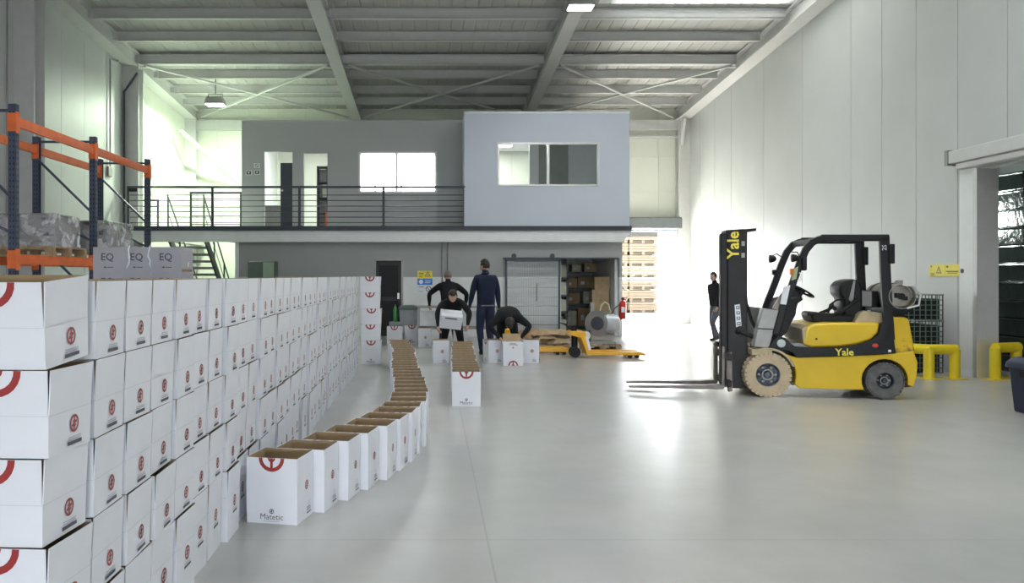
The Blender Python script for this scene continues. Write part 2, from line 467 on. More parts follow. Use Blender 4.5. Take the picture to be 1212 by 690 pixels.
# right wall: liner panels with recessed joints, an opening for the cold store door
DO0, DO1, DOZ = 8.6, 12.24, 3.17
wr = MB()
wr.box(XR + .03, XR + .22, DO1, YB, 0, 9.2); wr.box(XR + .03, XR + .22, YF, DO0, 0, 9.2); wr.box(XR + .03, XR + .22, DO0, DO1, DOZ, 9.2)
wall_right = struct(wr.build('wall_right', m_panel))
joints = [26.3, 25.0, 23.7, 22.4, 20.2, 18.1, 16.0, 14.9, 13.85, 12.75, 11.65, 10.5, 9.4, 8.2, 7.0, 5.8, 4.6, 3.4, 2.2, 1.0, -.2, -1.4, -2.6, -3.8, -5, -6.2, -8]
for a, b in zip(joints[:-1], joints[1:]):
    p = MB(); y0, y1 = b + .006, a - .006
    def seg(ya, yb, za, zb):
        if yb - ya > .02: p.box(XR, XR + .035, ya, yb, za, zb)
    if y1 <= DO0 or y0 >= DO1: seg(y0, y1, 0, 8.7)
    else:
        seg(y0, y1, DOZ, 8.7)
        if y1 > DO1: seg(DO1, y1, 0, DOZ)
        if y0 < DO0: seg(y0, DO0, 0, DOZ)
    p.build('panel', m_panel, wall_right, bevel=.004, seg=1)

# left wall with panels and columns
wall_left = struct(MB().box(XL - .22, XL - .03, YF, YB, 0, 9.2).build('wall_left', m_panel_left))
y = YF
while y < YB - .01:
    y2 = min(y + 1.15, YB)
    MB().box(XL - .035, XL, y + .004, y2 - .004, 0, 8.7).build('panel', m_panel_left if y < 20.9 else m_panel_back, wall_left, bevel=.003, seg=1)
    y = y2
def column(name, x0, x1, y0, y1):
    z1 = zr(y1) + .1
    b = MB(); t = .03
    b.box(x0, x1, y0, y0 + t, 0, z1); b.box(x0, x1, y1 - t, y1, 0, z1)
    b.box((x0 + x1) / 2 - .03, (x0 + x1) / 2 + .03, y0 + t, y1 - t, 0, z1)
    b.box(x0 - .0, x1 + .0, y0 - .01, y1 + .01, 0, .03)
    return struct(b.build(name, m_steel_w))
column('trim_1', XL, -7.55, 15.3, 15.75)
column('trim_2', XL, -7.55, 20.75, 21.1)
column('trim_3', XL, -7.6, 25.95, 26.28)
column('trim_4', 7.95, XR, 25.95, 26.28)
column('trim_5', XL, -7.55, 9.8, 10.25)

# back wall with the roller door opening and the office window
RX0, RX1, RZ = 5.2, 8.02, 3.12
WX0, WX1, WZ0, WZ1 = -2.35, 0.3, 3.9, 5.5
bk = MB()
def bseg(x0, x1, z0, z1): bk.box(x0, x1, YB + .03, YB + .25, z0, z1)
bseg(XL - .2, WX0, 0, 8); bseg(WX0, WX1, 0, WZ0); bseg(WX0, WX1, WZ1, 8); bseg(WX1, RX0, 0, 8); bseg(RX0, RX1, RZ, 8); bseg(RX1, XR + .2, 0, 8)
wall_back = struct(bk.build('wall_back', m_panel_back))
for k in range(17):
    x0 = XL + k * .96; x1 = min(x0 + .955, XR)
    cuts = [(0, 7.4)]
    if x1 > RX0 and x0 < RX1: cuts = [(RZ, 7.4)]
    if x1 > WX0 and x0 < WX1: cuts = [(0, WZ0), (WZ1, 7.4)]
    p = MB(); ok = False
    for za, zb in cuts:
        zz = za
        while zz < zb - .05:
            z2 = min(zz + 1.15, zb); p.box(x0 + .004, x1 - .001, YB, YB + .032, zz + .006, z2); zz = z2; ok = True
    if x1 > RX1 and x0 < RX1: p.box(RX1, x1, YB, YB + .032, 0, RZ)
    if x0 < RX0 < x1: p.box(x0, RX0, YB, YB + .032, 0, RZ)
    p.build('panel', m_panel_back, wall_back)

# front wall behind the camera with the open dock doors
fw = MB()
fw.box(XL - .2, -3.3, YF - .2, YF, 0, 9.4); fw.box(4.3, XR + .2, YF - .2, YF, 0, 9.4); fw.box(-3.3, 4.3, YF - .2, YF, 1.7, 9.4)
struct(fw.build('wall_front', m_panel))

# roof: sheets, rooflights, purlins, rafters, rods
SKY = [(4.15, 7.7, 14.95, 16.35), (4.15, 7.7, 16.55, 17.75)]
roof = MB()
def rz(y): return zr(y) + .42
def slab(xa, xb, ya, yb): roof.add([(xa, ya, rz(ya) + .1), (xb, ya, rz(ya) + .1), (xb, yb, rz(yb) + .1), (xa, yb, rz(yb) + .1)], [(0, 3, 2, 1)])
slab(XL - .2, XR + .2, YF - .2, 4.0); slab(XL - .2, 4.1, 4.0, 10.0); slab(7.75, XR + .2, 4.0, 10.0); slab(XL - .2, XR + .2, 10.0, 14.8)
roof.add([(XL - .2, 14.8, rz(14.8) + .1), (4.1, 14.8, rz(14.8) + .1), (4.1, 17.9, rz(17.9) + .1), (XL - .2, 17.9, rz(17.9) + .1)], [(0, 3, 2, 1)])
roof.add([(7.75, 14.8, rz(14.8) + .1), (XR + .2, 14.8, rz(14.8) + .1), (XR + .2, 17.9, rz(17.9) + .1), (7.75, 17.9, rz(17.9) + .1)], [(0, 3, 2, 1)])
roof.add([(XL - .2, 17.9, rz(17.9) + .1), (XR + .2, 17.9, rz(17.9) + .1), (XR + .2, YB + .3, rz(YB + .3) + .1), (XL - .2, YB + .3, rz(YB + .3) + .1)], [(0, 3, 2, 1)])
ceiling = struct(roof.build('ceiling', m_roof))
def sheet(x0, x1, y0, y1, mat, name='panel'):
    b = MB(); n = 4; w = (x1 - x0) / n
    for i in range(n):
        a = x0 + i * w
        for (u0, u1, d0, d1) in ((0, .8, 0, 0), (.8, .87, 0, .012), (.87, .93, .012, .012), (.93, 1, .012, 0)):
            p = [(a + u0 * w, y0, rz(y0) + d0), (a + u1 * w, y0, rz(y0) + d1), (a + u1 * w, y1, rz(y1) + d1), (a + u0 * w, y1, rz(y1) + d0)]
            b.add(p, [(0, 3, 2, 1)])
    return b.build(name, mat, ceiling)
xs = [XL + k * (XR - XL) / 14 for k in range(15)]
for a, b in zip(xs[:-1], xs[1:]):
    if a < 7.7 and b > 4.15:
        sheet(a, b, YF, 4.0, m_roof); sheet(a, b, 4.0, 10.0, m_sky_added, 'rooflight'); sheet(a, b, 10.0, 14.9, m_roof); sheet(a, b, 14.9, 16.38, m_sky, 'rooflight'); sheet(a, b, 16.38, 16.52, m_roof)
        sheet(a, b, 16.52, 17.8, m_sky, 'rooflight'); sheet(a, b, 17.8, YB, m_roof)
    else:
        sheet(a, b, YF, YB, m_roof)
raf_x = [-2.44, 3.08]
def beam_y(name, x, w, d0, d1):
    """an I section running down the roof slope, d0..d1 above the rafter underside"""
    b = MB(); t = .05
    def slab(xa, xb, za, zb):
        b.add([(xa, YF, zr(YF) + za), (xb, YF, zr(YF) + za), (xa, YB, zr(YB) + za), (xb, YB, zr(YB) + za),
               (xa, YF, zr(YF) + zb), (xb, YF, zr(YF) + zb), (xa, YB, zr(YB) + zb), (xb, YB, zr(YB) + zb)],
              [(0, 2, 3, 1), (4, 5, 7, 6), (0, 1, 5, 4), (2, 6, 7, 3), (0, 4, 6, 2), (1, 3, 7, 5)])
    slab(x - w / 2, x + w / 2, d0, d0 + t); slab(x - w / 2, x + w / 2, d1 - t, d1); slab(x - w * .22, x + w * .22, d0 + t, d1 - t)
    return struct(b.build(name, m_steel_w))
beam_y('trim_6', raf_x[0], .31, 0, .4); beam_y('trim_7', raf_x[1], .31, 0, .4)
beam_y('trim_8', 8.12, .38, 0, .4); beam_y('trim_9', -7.76, .36, 0, .4)
pur = [24.95, 23.75, 22.35, 20.95, 19.45, 18.05, 16.45, 14.8, 13.3, 11.8, 10.3, 8.8, 7.3, 5.8, 4.3, 2.8, 1.3, -.2, -1.7, -3.2, -4.7, -6.2]
edges = [(-7.58, -2.6), (-2.28, 2.92), (3.24, 7.92)]
for k, yp in enumerate(pur):
    b = MB(); z0 = zr(yp) + .20; hh = .20; w = .2 if k == 3 else .1
    if k == 3: z0 -= .06
    for xa, xb in edges:
        b.box(xa, xb, yp - .012, yp + .012, z0, z0 + hh); b.box(xa, xb, yp - .012, yp + w, z0 - .012, z0 + .012); b.box(xa, xb, yp - w * .4, yp + w, z0 + hh - .012, z0 + hh + .012)
        b.box(xa - .1, xa + .012, yp - .06, yp + .06, z0, z0 + hh)
    o = b.build('trim_%d' % (20 + k), m_steel_w); struct(o)
b = MB()
rods = []
for xa, xb in edges:
    for p, q in (((xa + .1, 21.0), (xb - .1, 26.1)), ((xb - .1, 21.0), (xa + .1, 26.1))):
        r = MB(); r.bar((p[0], p[1], zr(p[1]) + .1), (q[0], q[1], zr(q[1]) + .1), .07, .05)
        r.box(p[0] - .08, p[0] + .08, p[1] - .06, p[1] + .06, zr(p[1]) + .04, zr(p[1]) + .06)
        rods.append(r.build('trim_%d' % (50 + len(rods)), m_steel_w)); struct(rods[-1])
# gusset brackets and a strut under the wall heads, tie beam along the back wall
b = MB(); b.bar((-7.55, 24.2, 5.9), (-6.1, 26.2, 4.4), .09); struct(b.build('trim_60', m_steel_w))
b = MB(); b.box(XL, XR, 26.1, 26.28, zr(26.2) - .30, zr(26.2) + .02); struct(b.build('trim_61', m_steel_w))
b = MB(); b.box(5.2, XR, 26.18, 26.29, 6.02, 6.1); struct(b.build('trim_62', m_steel_w))
b = MB(); b.prism([(25.6, 6.55), (25.95, 6.55), (25.95, 5.75)], 8.0, 8.1, 'x'); struct(b.build('trim_63', m_steel_w))

# ------------------------------------------------------------------ mezzanine
LX0, LX1 = X(280, YW), X(736.5, YW)
DKX0, DKX1 = X(151, YD), X(748, YD)
lw = MB()
dz = Z(308.5, YW)
D1 = (X(445, YW), X(475, YW)); D2 = (X(664, YW), X(733, YW)); d2z = Z(306, YW)
WB = 1.51                     # top of the white lower band
def lseg(x0, x1, z0, z1, y0=YW, y1=YW + .18):
    if z0 < WB < z1:
        lw.box(x0, x1, y0, y1, z0, WB, 1); lw.box(x0, x1, y0, y1, WB, z1, 0)
    else: lw.box(x0, x1, y0, y1, z0, z1, 1 if z1 <= WB else 0)
lseg(LX0, D1[0], 0, 2.5); lseg(D1[0], D1[1], dz, 2.5); lseg(D1[1], D2[0], 0, 2.5); lseg(D2[0], D2[1], d2z, 2.5); lseg(D2[1], LX1, 0, 2.5)
struct(lw.build('wall_lower', [m_mezz, m_white, m_white])); lw = MB()
lw.box(LX0, LX0 + .12, YW + .18, 25.5, 0, 2.5, 2); lw.box(LX1 - .15, LX1, YW + .18, 25.5, 0, 2.5, 2)
lw.box(LX0, LX1, 25.5, 25.6, 0, 2.5, 0); lw.box(-.6, -.5, YW + .18, 25.5, 0, 2.5, 0); lw.box(2.6, 2.7, YW + .18, 23.8, 0, 2.5, 0); lw.box(2.7, LX1 - .15, 23.7, 23.8, 0, 2.5, 0)
for a_ in range(5):
    q = MB(); q.v = lw.v[a_ * 8:a_ * 8 + 8]; q.f = lw.f[0:6]; q.m = lw.m[a_ * 6:a_ * 6 + 6]
    struct(q.build('wall_%s' % ['lower_left', 'lower_right', 'lower_back', 'lower_middle', 'storeroom'][a_], [m_mezz, m_white, m_white]))
q = MB(); q.v = lw.v[40:48]; q.f = lw.f[0:6]; q.m = lw.m[30:36]; struct(q.build('wall_storeroom_back', [m_mezz, m_white, m_white]))
struct(MB().box(LX0 - .03, LX0 + .06, YW - .03, YW + .03, 0, 2.5).build('trim_64', m_white))  # white strip: light on the wall end painted as a post
# deck: slab, white fascia, dark edge channel
dk = MB()
dk.box(DKX0, DKX1, YD + .05, YO, 2.52, ZD); dk.box(-5.9, DKX1, YO, 26.1, 2.52, ZD); dk.box(DKX0, -7.35, YO, 26.1, 2.52, ZD)
struct(dk.build('floor_mezzanine', m_steel_w))
fa = MB(); zt = Z(273, YD); zb = Z(286.3, YD)
fa.prism([(DKX0, zb), (X(737, YD), zb), (DKX1, zt - .03), (DKX1, zt), (DKX0, zt)], YD + .02, YD + .06, 'y')
struct(fa.build('trim_65', m_white))
ch = MB(); c1, c0 = Z(267.5, YD), Z(273, YD)
ch.box(DKX0, DKX1, YD - .03, YD + .05, c0, c0 + .02); ch.box(DKX0, DKX1, YD - .0, YD + .05, c0, c1); ch.box(DKX0, DKX1, YD - .03, YD + .05, c1 - .02, c1)
struct(ch.build('trim_66', m_dark))
# upper volumes
CB0, CB1, CT = X(549.5, YD), X(745, YD), Z(132.5, YD)
RX0_, RT = X(286, YO), Z(143, YO)
up = MB(); T = .1
W2 = (X(590, YD), X(708, YD), Z(219, YD), Z(170, YD))
def hole_wall(b, x0, x1, y0, y1, z0, z1, holes, m=0):
    """wall in the xz plane with rectangular holes (x0,x1,z0,z1) sorted by x"""
    cx = x0
    for hx0, hx1, hz0, hz1 in holes:
        if hx0 > cx: b.box(cx, hx0, y0, y1, z0, z1, m)
        if hz0 > z0: b.box(hx0, hx1, y0, y1, z0, hz0, m)
        if hz1 < z1: b.box(hx0, hx1, y0, y1, hz1, z1, m)
        cx = hx1
    b.box(cx, x1, y0, y1, z0, z1, m)
hole_wall(up, CB0, CB1, YD, YD + T, ZD, CT, [W2], 0)
up.box(CB0, CB0 + T, YD + T, 26.2, ZD, CT, 0); up.box(CB1 - T, CB1, YD + T, 26.2, ZD, CT, 1)
up.box(CB0 + T, CB1 - T, YD + T, 26.2, CT - .1, CT, 1)
up.box(CB0 - .01, CB1 + .01, YD - .012, YD, CT - .04, CT + .015, 1)
struct(up.build('wall_office', [m_cube, m_white]))
up2 = MB()
D3 = (X(311.5, YO), X(347.5, YO), ZD, Z(178, YO)); D4 = (X(358, YO), X(389, YO), ZD, Z(180, YO)); W1 = (X(426, YO), X(515.5, YO), Z(227, YO), Z(181, YO))
hole_wall(up2, RX0_, CB0, YO, YO + T, ZD, RT, [D3, D4, W1])
struct(up2.build('wall_gallery', [m_recess, m_white])); up2 = MB()
up2.box(RX0_, RX0_ + T, YO + T, 26.2, ZD, RT, 1); up2.box(RX0_ + T, CB0, YO + T, 26.2, RT - .1, RT, 1)
up2.box(RX0_ - .01, CB0, YO - .012, YO, RT - .03, RT + .012, 0)
up2.box(-2.7, -2.6, YO + T, 26.2, ZD, RT - .1, 1)
for a_, nm in enumerate(('wall_gallery_left', 'ceiling_office', 'trim_67', 'wall_gallery_middle')):
    q = MB(); q.v = up2.v[a_ * 8:a_ * 8 + 8]; q.f = up2.f[0:6]; q.m = up2.m[a_ * 6:a_ * 6 + 6]; struct(q.build(nm, [m_recess, m_white]))
# part walls inside the right office
pt = MB(); pt.box(X(637, 23.5), X(672, 23.5), 23.4, 23.5, ZD, CT - .1, 0); pt.box(X(672, 23.5), CB1 - T, 23.42, 23.5, ZD, CT - .1, 1)
pt.box(X(626, 23.5), X(637, 23.5), 23.38, 23.5, ZD, CT - .1, 1)
struct(pt.build('wall_partition', [M('partition_green_grey', (0.34, 0.37, 0.33), .6), m_white]))
def window_unit(name, x0, x1, z0, z1, y, mull, fr=.05):
    root = MB()
    root.box(x0 - fr * .6, x0 + fr * .4, y - .02, y + .09, z0 - fr * .6, z1 + fr * .6); root.box(x1 - fr * .4, x1 + fr * .6, y - .02, y + .09, z0 - fr * .6, z1 + fr * .6)
    root.box(x0, x1, y - .02, y + .09, z0 - fr * .6, z0 + fr * .4); root.box(x0, x1, y - .02, y + .09, z1 - fr * .4, z1 + fr * .6)
    w = struct(root.build(name, m_alu))
    for mx in mull: MB().box(mx - .03, mx + .03, y, y + .08, z0, z1).build('mullion', m_alu, w)
    eds = [x0] + list(mull) + [x1]
    for a, b_ in zip(eds[:-1], eds[1:]): MB().box(a + .03, b_ - .03, y + .035, y + .045, z0 + .02, z1 - .02).build('pane', m_glass, w)
    return w
window_unit('window_1', *W1, YO, [X(469.5, YO)])
window_unit('window_2', *W2, YD, [X(649, YD)])
window_unit('window_3', WX0, WX1, WZ0, WZ1, YB + .08, [-1.85, -1.0])
def door_frame(name, d, y):
    b = MB(); b.box(d[0] - .03, d[0] + .03, y - .02, y + .12, d[2], d[3]); b.box(d[1] - .03, d[1] + .03, y - .02, y + .12, d[2], d[3]); b.box(d[0] - .03, d[1] + .03, y - .02, y + .12, d[3] - .03, d[3] + .03)
    return struct(b.build(name, m_recess))
d1 = door_frame('door_1', D3, YO); d2 = door_frame('door_2', D4, YO)
leaf = MB().box(D3[1] - .38, D3[1] - .04, YO + .14, YO + .19, ZD, Z(192, YO)).build('door_leaf', m_dark, d1)
MB().cyl((D3[1] - .33, YO + .12, 3.85), (D3[1] - .33, YO + .14, 3.85), .03).build('door_handle', m_alu, d1)
# lower dark door
d3 = MB(); x0, x1 = D1
d3.box(x0 - .05, x0, YW - .015, YW + .1, 0, dz); d3.box(x1, x1 + .05, YW - .015, YW + .1, 0, dz); d3.box(x0 - .05, x1 + .05, YW - .015, YW + .1, dz, dz + .05)
d3 = struct(d3.build('door_3', m_greymetal))
b = MB(); b.box(x0, x1, YW + .04, YW + .09, 0, dz)
b.build('door_leaf', M('near_black_door', (0.02, 0.022, 0.026), .5), d3)
MB().box(x0 + .08, x1 - .08, YW + .03, YW + .042, .15, .9).build('door_panel', m_black, d3)
MB().box(x0 + .08, x1 - .08, YW + .03, YW + .042, 1.0, dz - .12).build('door_panel', m_black, d3)
MB().box(x1 - .1, x1 - .05, YW - .02, YW + .03, .95, 1.1).build('door_handle', m_alu, d3)
# roller shutter over the back door
sh = MB(); xa, xb = X(700, YB), X(803, YB)
sh.box(xa, xb, YB - .42, YB - .02, RZ - .06, Z(257, YB - .4)); 
dr = struct(sh.build('door_4', m_shutter, bevel=.03))
b = MB()
for k in range(6): b.box(RX0, RX1, YB + .04, YB + .07, RZ - .3 + k * .06, RZ - .3 + k * .06 + .052)
b.build('shutter_slats', m_shutter, dr)['kind'] = 'stuff'
MB().box(RX1 - .02, RX1 + .08, YB - .08, YB, 0, RZ).build('guide_rail', m_greymetal, dr)
MB().box(RX0 - .08, RX0 + .02, YB - .08, YB, 0, RZ).build('guide_rail', m_greymetal, dr)
# cold store door header, jamb, room behind
cd = MB(); cd.box(XR - .24, XR - .02, 8.0, 12.62, DOZ + .12, DOZ + .32, 0); cd.box(XR - .20, XR - .0, 8.0, 12.5, DOZ + .02, DOZ + .12, 0)
cd = struct(cd.build('door_5', m_steel_w, bevel=.02))
MB().box(XR - .245, XR - .02, 12.62, 12.7, DOZ + .1, DOZ + .34).build('end_cap', m_greymetal, cd)
MB().box(XR - .07, XR + .2, DO1 - .02, DO1 + .36, 0, DOZ + .02).build('jamb', m_white, cd)
MB().box(XR - .09, XR + .24, DO1 - .07, DO1 + .02, 0, DOZ).build('jamb_trim', m_alu, cd)
MB().box(XR - .05, XR + .2, DO0 - .3, DO0, 0, DOZ).build('jamb', m_white, cd)
cs = MB(); cs.box(XR + 2.9, XR + 3.0, 7, 16, 0, 4.4); cs.box(XR + .22, XR + 3, 15.9, 16, 0, 4.4); cs.box(XR + .22, XR + 3, 7, 7.1, 0, 4.4); cs.box(XR + .22, XR + 3, 7, 16, 4.3, 4.4)
struct(cs.build('wall_store', m_mezz))

# ================================================================== LAMPS
def high_bay(x, y, z, power, label, col=LAMP_COL, size=.42):
    t = tag(empty('high_bay_lamp', (x, y, z)), label, 'lamp', 'high bay lamps under the roof')
    b = MB(); b.prism([(-.27, .0), (.27, .0), (.22, .16), (-.22, .16)], -.2, .2, 'y')
    for k in range(7): b.box(-.2 + k * .064, -.19 + k * .064, -.19, .19, .16, .21)
    b.build('housing', m_greymetal, t)
    MB().box(-.24, .24, -.17, .17, -.015, .003).build('lens', m_lens, t)
    b = MB(); b.tube([(-.2, 0, .1), (-.2, 0, .3), (.2, 0, .3), (.2, 0, .1)], .014, 6); b.cyl((0, 0, .3), (0, 0, max(.32, zr(y) - z + .43)), .018)
    b.build('bracket', m_greymetal, t)
    l = bpy.data.lights.new('lamp_light', 'AREA'); l.shape = 'DISK'; l.size = size; l.energy = power; l.color = col
    o = bpy.data.objects.new('lamp_light', l); C.objects.link(o); o.parent = t; o.location = (0, 0, -.03)
    return t
high_bay(X(255, 22.8), 22.8, Z(124, 22.8), LAMP_BACK_POWER, 'square high bay lamp above the gallery at the left', (0.84, 1.0, 0.76))
high_bay(X(687, 16.3), 16.3, Z(9, 16.3), LAMP_POWER, 'bright high bay lamp at the top edge beside the rafter')
for (x, y) in ((3.08, 9.5), (3.08, 3.0), (3.08, -3.5), (-2.44, 9.5), (-2.44, 3.0), (-2.44, -3.5)):
    high_bay(x, y, zr(y) - .3, LAMP_POWER, 'high bay lamp out of view above, %s rafter, %s' % ('right' if x > 0 else 'left', {9.5: 'nearest the picture', 3.0: 'overhead', -3.5: 'behind the camera'}[y]))
def office_light(x, y, power, where):
    t = tag(empty('ceiling_light', (x, y, RT - .16)), 'office ceiling light panel ' + where, 'lamp', 'office ceiling lights')
    MB().box(-.6, .6, -.3, .3, .0, .055).build('frame', m_white, t)
    MB().box(-.56, .56, -.26, .26, -.012, .001).build('diffuser', m_panelight, t)
    l = bpy.data.lights.new('office_light', 'AREA'); l.shape = 'RECTANGLE'; l.size = 1.0; l.size_y = .5; l.energy = power; l.color = (0.95, 1.0, 0.9)
    o = bpy.data.objects.new('office_light', l); C.objects.link(o); o.parent = t; o.location = (0, 0, -.03)
office_light(-3.9, 23.6, OFFICE_POWER, 'behind the gallery doorways'); office_light(-.9, 23.6, OFFICE_POWER * 1.5, 'behind the bright gallery window'); office_light(1.9, 24.8, OFFICE_POWER, 'in the right hand office')

# ================================================================== CARTONS
BW, BD, BH, BF = .34, .28, .26, .15        # width of the printed end, depth, body height, flap height
def emblem_half(b, mt, m, r=.085, up=False):
    """lower half of the ring with its spoke (upside down when up)"""
    a0, a1 = (math.pi, 2 * math.pi) if not up else (0, math.pi)
    s = -1 if not up else 1
    b.ring(r * .72, r, a0, a1, 12, mt, m)
    b.quad(-.009, .009, min(0, s * r * .75), max(0, s * r * .75), mt, m)
    b.ring(r * .16, r * .3, a0, a1, 6, mt, m)
def icon(b, mt, m, r=.034):
    b.ring(r * .72, r, 0, 2 * math.pi, 14, mt, m)
    b.quad(-r * .12, r * .12, -r * .75, r * .75, mt, m)
    b.quad(-r * .6, r * .6, -r * .12, r * .12, mt @ Matrix.Rotation(R(25), 4, 'Z'), m)
    b.ring(r * .25, r * .42, R(20), R(160), 5, mt, m); b.ring(r * .25, r * .42, R(200), R(340), 5, mt, m)
def carton_meshes(kind, splay, fallen=False, BH=BH, BF=BF, low=False):
    """body and four flaps; kind 'stack' or 'floor'. materials: 0 white, 1 kraft, 2 red, 3 ink, 4 icon red, 5 pale grey"""
    mats = [m_carton, m_kraft, m_red, m_ink, m_redicon, m_palegrey, M('crease_grey', (0.64, 0.65, 0.70), 0.6, var=0.02)]
    hw, hd, t, sh = BW / 2, BD / 2, .004, .003
    b = MB()
    # outer shell, tapered a little towards the bottom
    o0 = [(-hw + sh, -hd + sh), (hw - sh, -hd + sh), (hw - sh, hd - sh), (-hw + sh, hd - sh)]; o1 = [(-hw, -hd), (hw, -hd), (hw, hd), (-hw, hd)]
    i1 = [(-hw + t, -hd + t), (hw - t, -hd + t), (hw - t, hd - t), (-hw + t, hd - t)]
    vs = [(x, y, 0) for x, y in o0] + [(x, y, BH) for x, y in o1] + [(x, y, BH) for x, y in i1] + [(x, y, .006) for x, y in i1]
    b.add(vs, [(3, 2, 1, 0)] + [(i, (i + 1) % 4, 4 + (i + 1) % 4, 4 + i) for i in range(4)], 0)
    b.add(vs, [(4 + i, 4 + (i + 1) % 4, 8 + (i + 1) % 4, 8 + i) for i in range(4)] + [(8 + i, 8 + (i + 1) % 4, 12 + (i + 1) % 4, 12 + i) for i in range(4)] + [(12, 13, 14, 15)], 1)
    e = .0012
    sides = ((frame((0, -hd - e, 0), (1, 0, 0), (0, 0, 1)), 'end'), (frame((0, hd + e, 0), (-1, 0, 0), (0, 0, 1)), 'end'),
             (frame((hw + e, 0, 0), (0, 1, 0), (0, 0, 1)), 'side'), (frame((-hw - e, 0, 0), (0, -1, 0), (0, 0, 1)), 'side'))
    for mt, s in sides:
        if kind == 'stack': b.quad(-(hw if s == 'end' else hd) + .002, (hw if s == 'end' else hd) - .002, BH - .003, BH - .0005, mt, 6)
        if low:
            if s == 'side':
                icon(b, mt @ Matrix.Translation((.02, .085, 0)), 4, .030)
                b.quad(-.02, .065, .040, .0435, mt, 5); b.quad(-.02, .065, .033, .0365, mt, 5); b.quad(-.025, .07, .016, .028, mt, 3)
        elif s == 'end':
            icon(b, mt @ Matrix.Translation((0, .078, 0)), 3, .016)
            b.text('Matetic', .052, mt @ Matrix.Translation((0, .042, 0)), 3)
            b.quad(-.055, .055, .014, .018, mt, 5)
        elif kind == 'stack':
            icon(b, mt @ Matrix.Translation((.02, .205, 0)), 4, .034)
            b.quad(-.02, .065, .160, .1635, mt, 5); b.quad(-.02, .065, .153, .1565, mt, 5); b.quad(-.025, .07, .136, .148, mt, 3)
        else:
            icon(b, mt @ Matrix.Translation((.02, .215, 0)), 4, .03)
            b.quad(.03, .075, .10, .103, mt, 5); b.quad(.03, .075, .088, .091, mt, 5); b.quad(.02, .09, .045, .062, mt, 5); b.quad(.02, .10, .028, .036, mt, 3); b.quad(.02, .08, .066, .070, mt, 3)
    body = b.mesh('carton_body', mats)
    flaps = []
    for k, (mt, s) in enumerate(sides):
        w = (hw if s == 'end' else hd) - .003
        lean = splay + (.0015 if s == 'end' else 0)
        f = MB()
        ang = math.atan2(lean, BF)
        if fallen and k == 0: ang = R(80)
        # flap pivots at the fold; local x along fold, y up the flap, z outward
        L = mt @ Matrix.Translation((0, BH, -e + .0004)) @ Matrix.Rotation(ang, 4, 'X')
        w2 = w + splay * .45 - .001
        vs = [(-w, .0, 0), (w, .0, 0), (w2, BF, 0), (-w2, BF, 0), (-w, .0, -t), (w, .0, -t), (w2, BF, -t), (-w2, BF, -t)]
        f.add(vs, [(0, 1, 2, 3)], 0, L)
        f.add(vs, [(5, 4, 7, 6)], 1, L); f.add(vs, [(0, 4, 5, 1), (1, 5, 6, 2), (2, 6, 7, 3), (3, 7, 4, 0)], 0, L)
        if s == 'end':
            f2 = L @ Matrix.Translation((0, BF, .0012)); emblem_half(f, f2, 2)
        flaps.append(f.mesh('carton_flap', mats))
    return body, flaps
def carton_joined(meshes):
    body, flaps = meshes
    me = bpy.data.meshes.new('carton'); bm = bmesh.new()
    bm.from_mesh(body)
    for f in flaps: bm.from_mesh(f)
    bm.to_mesh(me); bm.free()
    for m in body.materials: me.materials.append(m)
    return me
CM = {'stack': carton_meshes('stack', .007), 'floor': carton_meshes('floor', .0),
      'low': carton_meshes('stack', .007, BH=.135, BF=.143, low=True), 'fallen': carton_meshes('stack', .007, True, BH=.135, BF=.143, low=True)}
CJ = {k: carton_joined(v) for k, v in CM.items()}
def carton(kind, x, y, z, rz, label, group, parts=True):
    me = CM[kind][0] if parts else CJ[kind]
    o = bpy.data.objects.new('cardboard_box', me); C.objects.link(o)
    o.location = (x, y, z); o.rotation_euler = (0, 0, rz)
    tag(o, label, 'box', group)
    if parts:
        for f in CM[kind][1]:
            c = bpy.data.objects.new('flap', f); C.objects.link(c); c.parent = o
    return o
# the long stack along the aisle, five layers
LAY = ['bottom', 'fourth', 'middle', 'second', 'top']
def layer_z(l): return 0 if l == 0 else .412 + (l - 1) * .28   # the cartons stand on the rims of the flaps below
col_y = 2.685; cols = []
rs = random.Random(3)
for k in range(34):
    jx = rs.uniform(-.012, .012); cols.append((col_y, jx))
    col_y += .3045 + (.05 if k in (16, 22, 27) else 0) + (.004 if k > 12 else 0)
for k, (yy, jx) in enumerate(cols):
    for l in range(5):
        bx_ = carton('stack' if l == 0 else 'low', -1.2 - BW / 2 + jx + rs.uniform(-.010, .010), yy, layer_z(l), R(rs.uniform(-1.3, 1.3)) + (R(-3) if k == 0 else 0),
               'white carton in the long stack, column %s from the camera, %s layer%s' % (nth(k), LAY[l], ' from the top' if l in (1, 3) else ''),
               'white cartons in the long stack', parts=k < 16)
        if k == 0 and l == 4:          # the topmost carton at the near end sits askew, its back edge raised
            bx_.rotation_euler.x = R(4.5); bx_.location.z += .011
# second row behind with printed flaps hanging open
for k in range(4, 9):
    for l in range(5):
        carton('fallen' if l == 4 else ('low' if l else 'stack'), -1.2 - BW * 1.5 - .06, cols[k][0] - .02, layer_z(l), R(rs.uniform(-1, 1)),
               'white carton in the row behind the long stack, column %s, %s layer%s' % (nth(k - 4), LAY[l], ' from the top' if l in (1, 3) else ''),
               'cartons in the row behind the stack', parts=False)
# short column that faces the camera at the far end
ex, ey = X(439, 14.1), 14.1
for l in range(5):
    carton('low' if l else 'stack', ex + (0, -.01, .005, -.02, -.015)[l], ey + .14, layer_z(l), R(rs.uniform(-1.5, 1.5)),
           'white carton facing the aisle at the far end of the stack, %s' % ['bottom one', 'second from bottom', 'middle one', 'second from top', 'top one'][l],
           'cartons in the column at the far end')
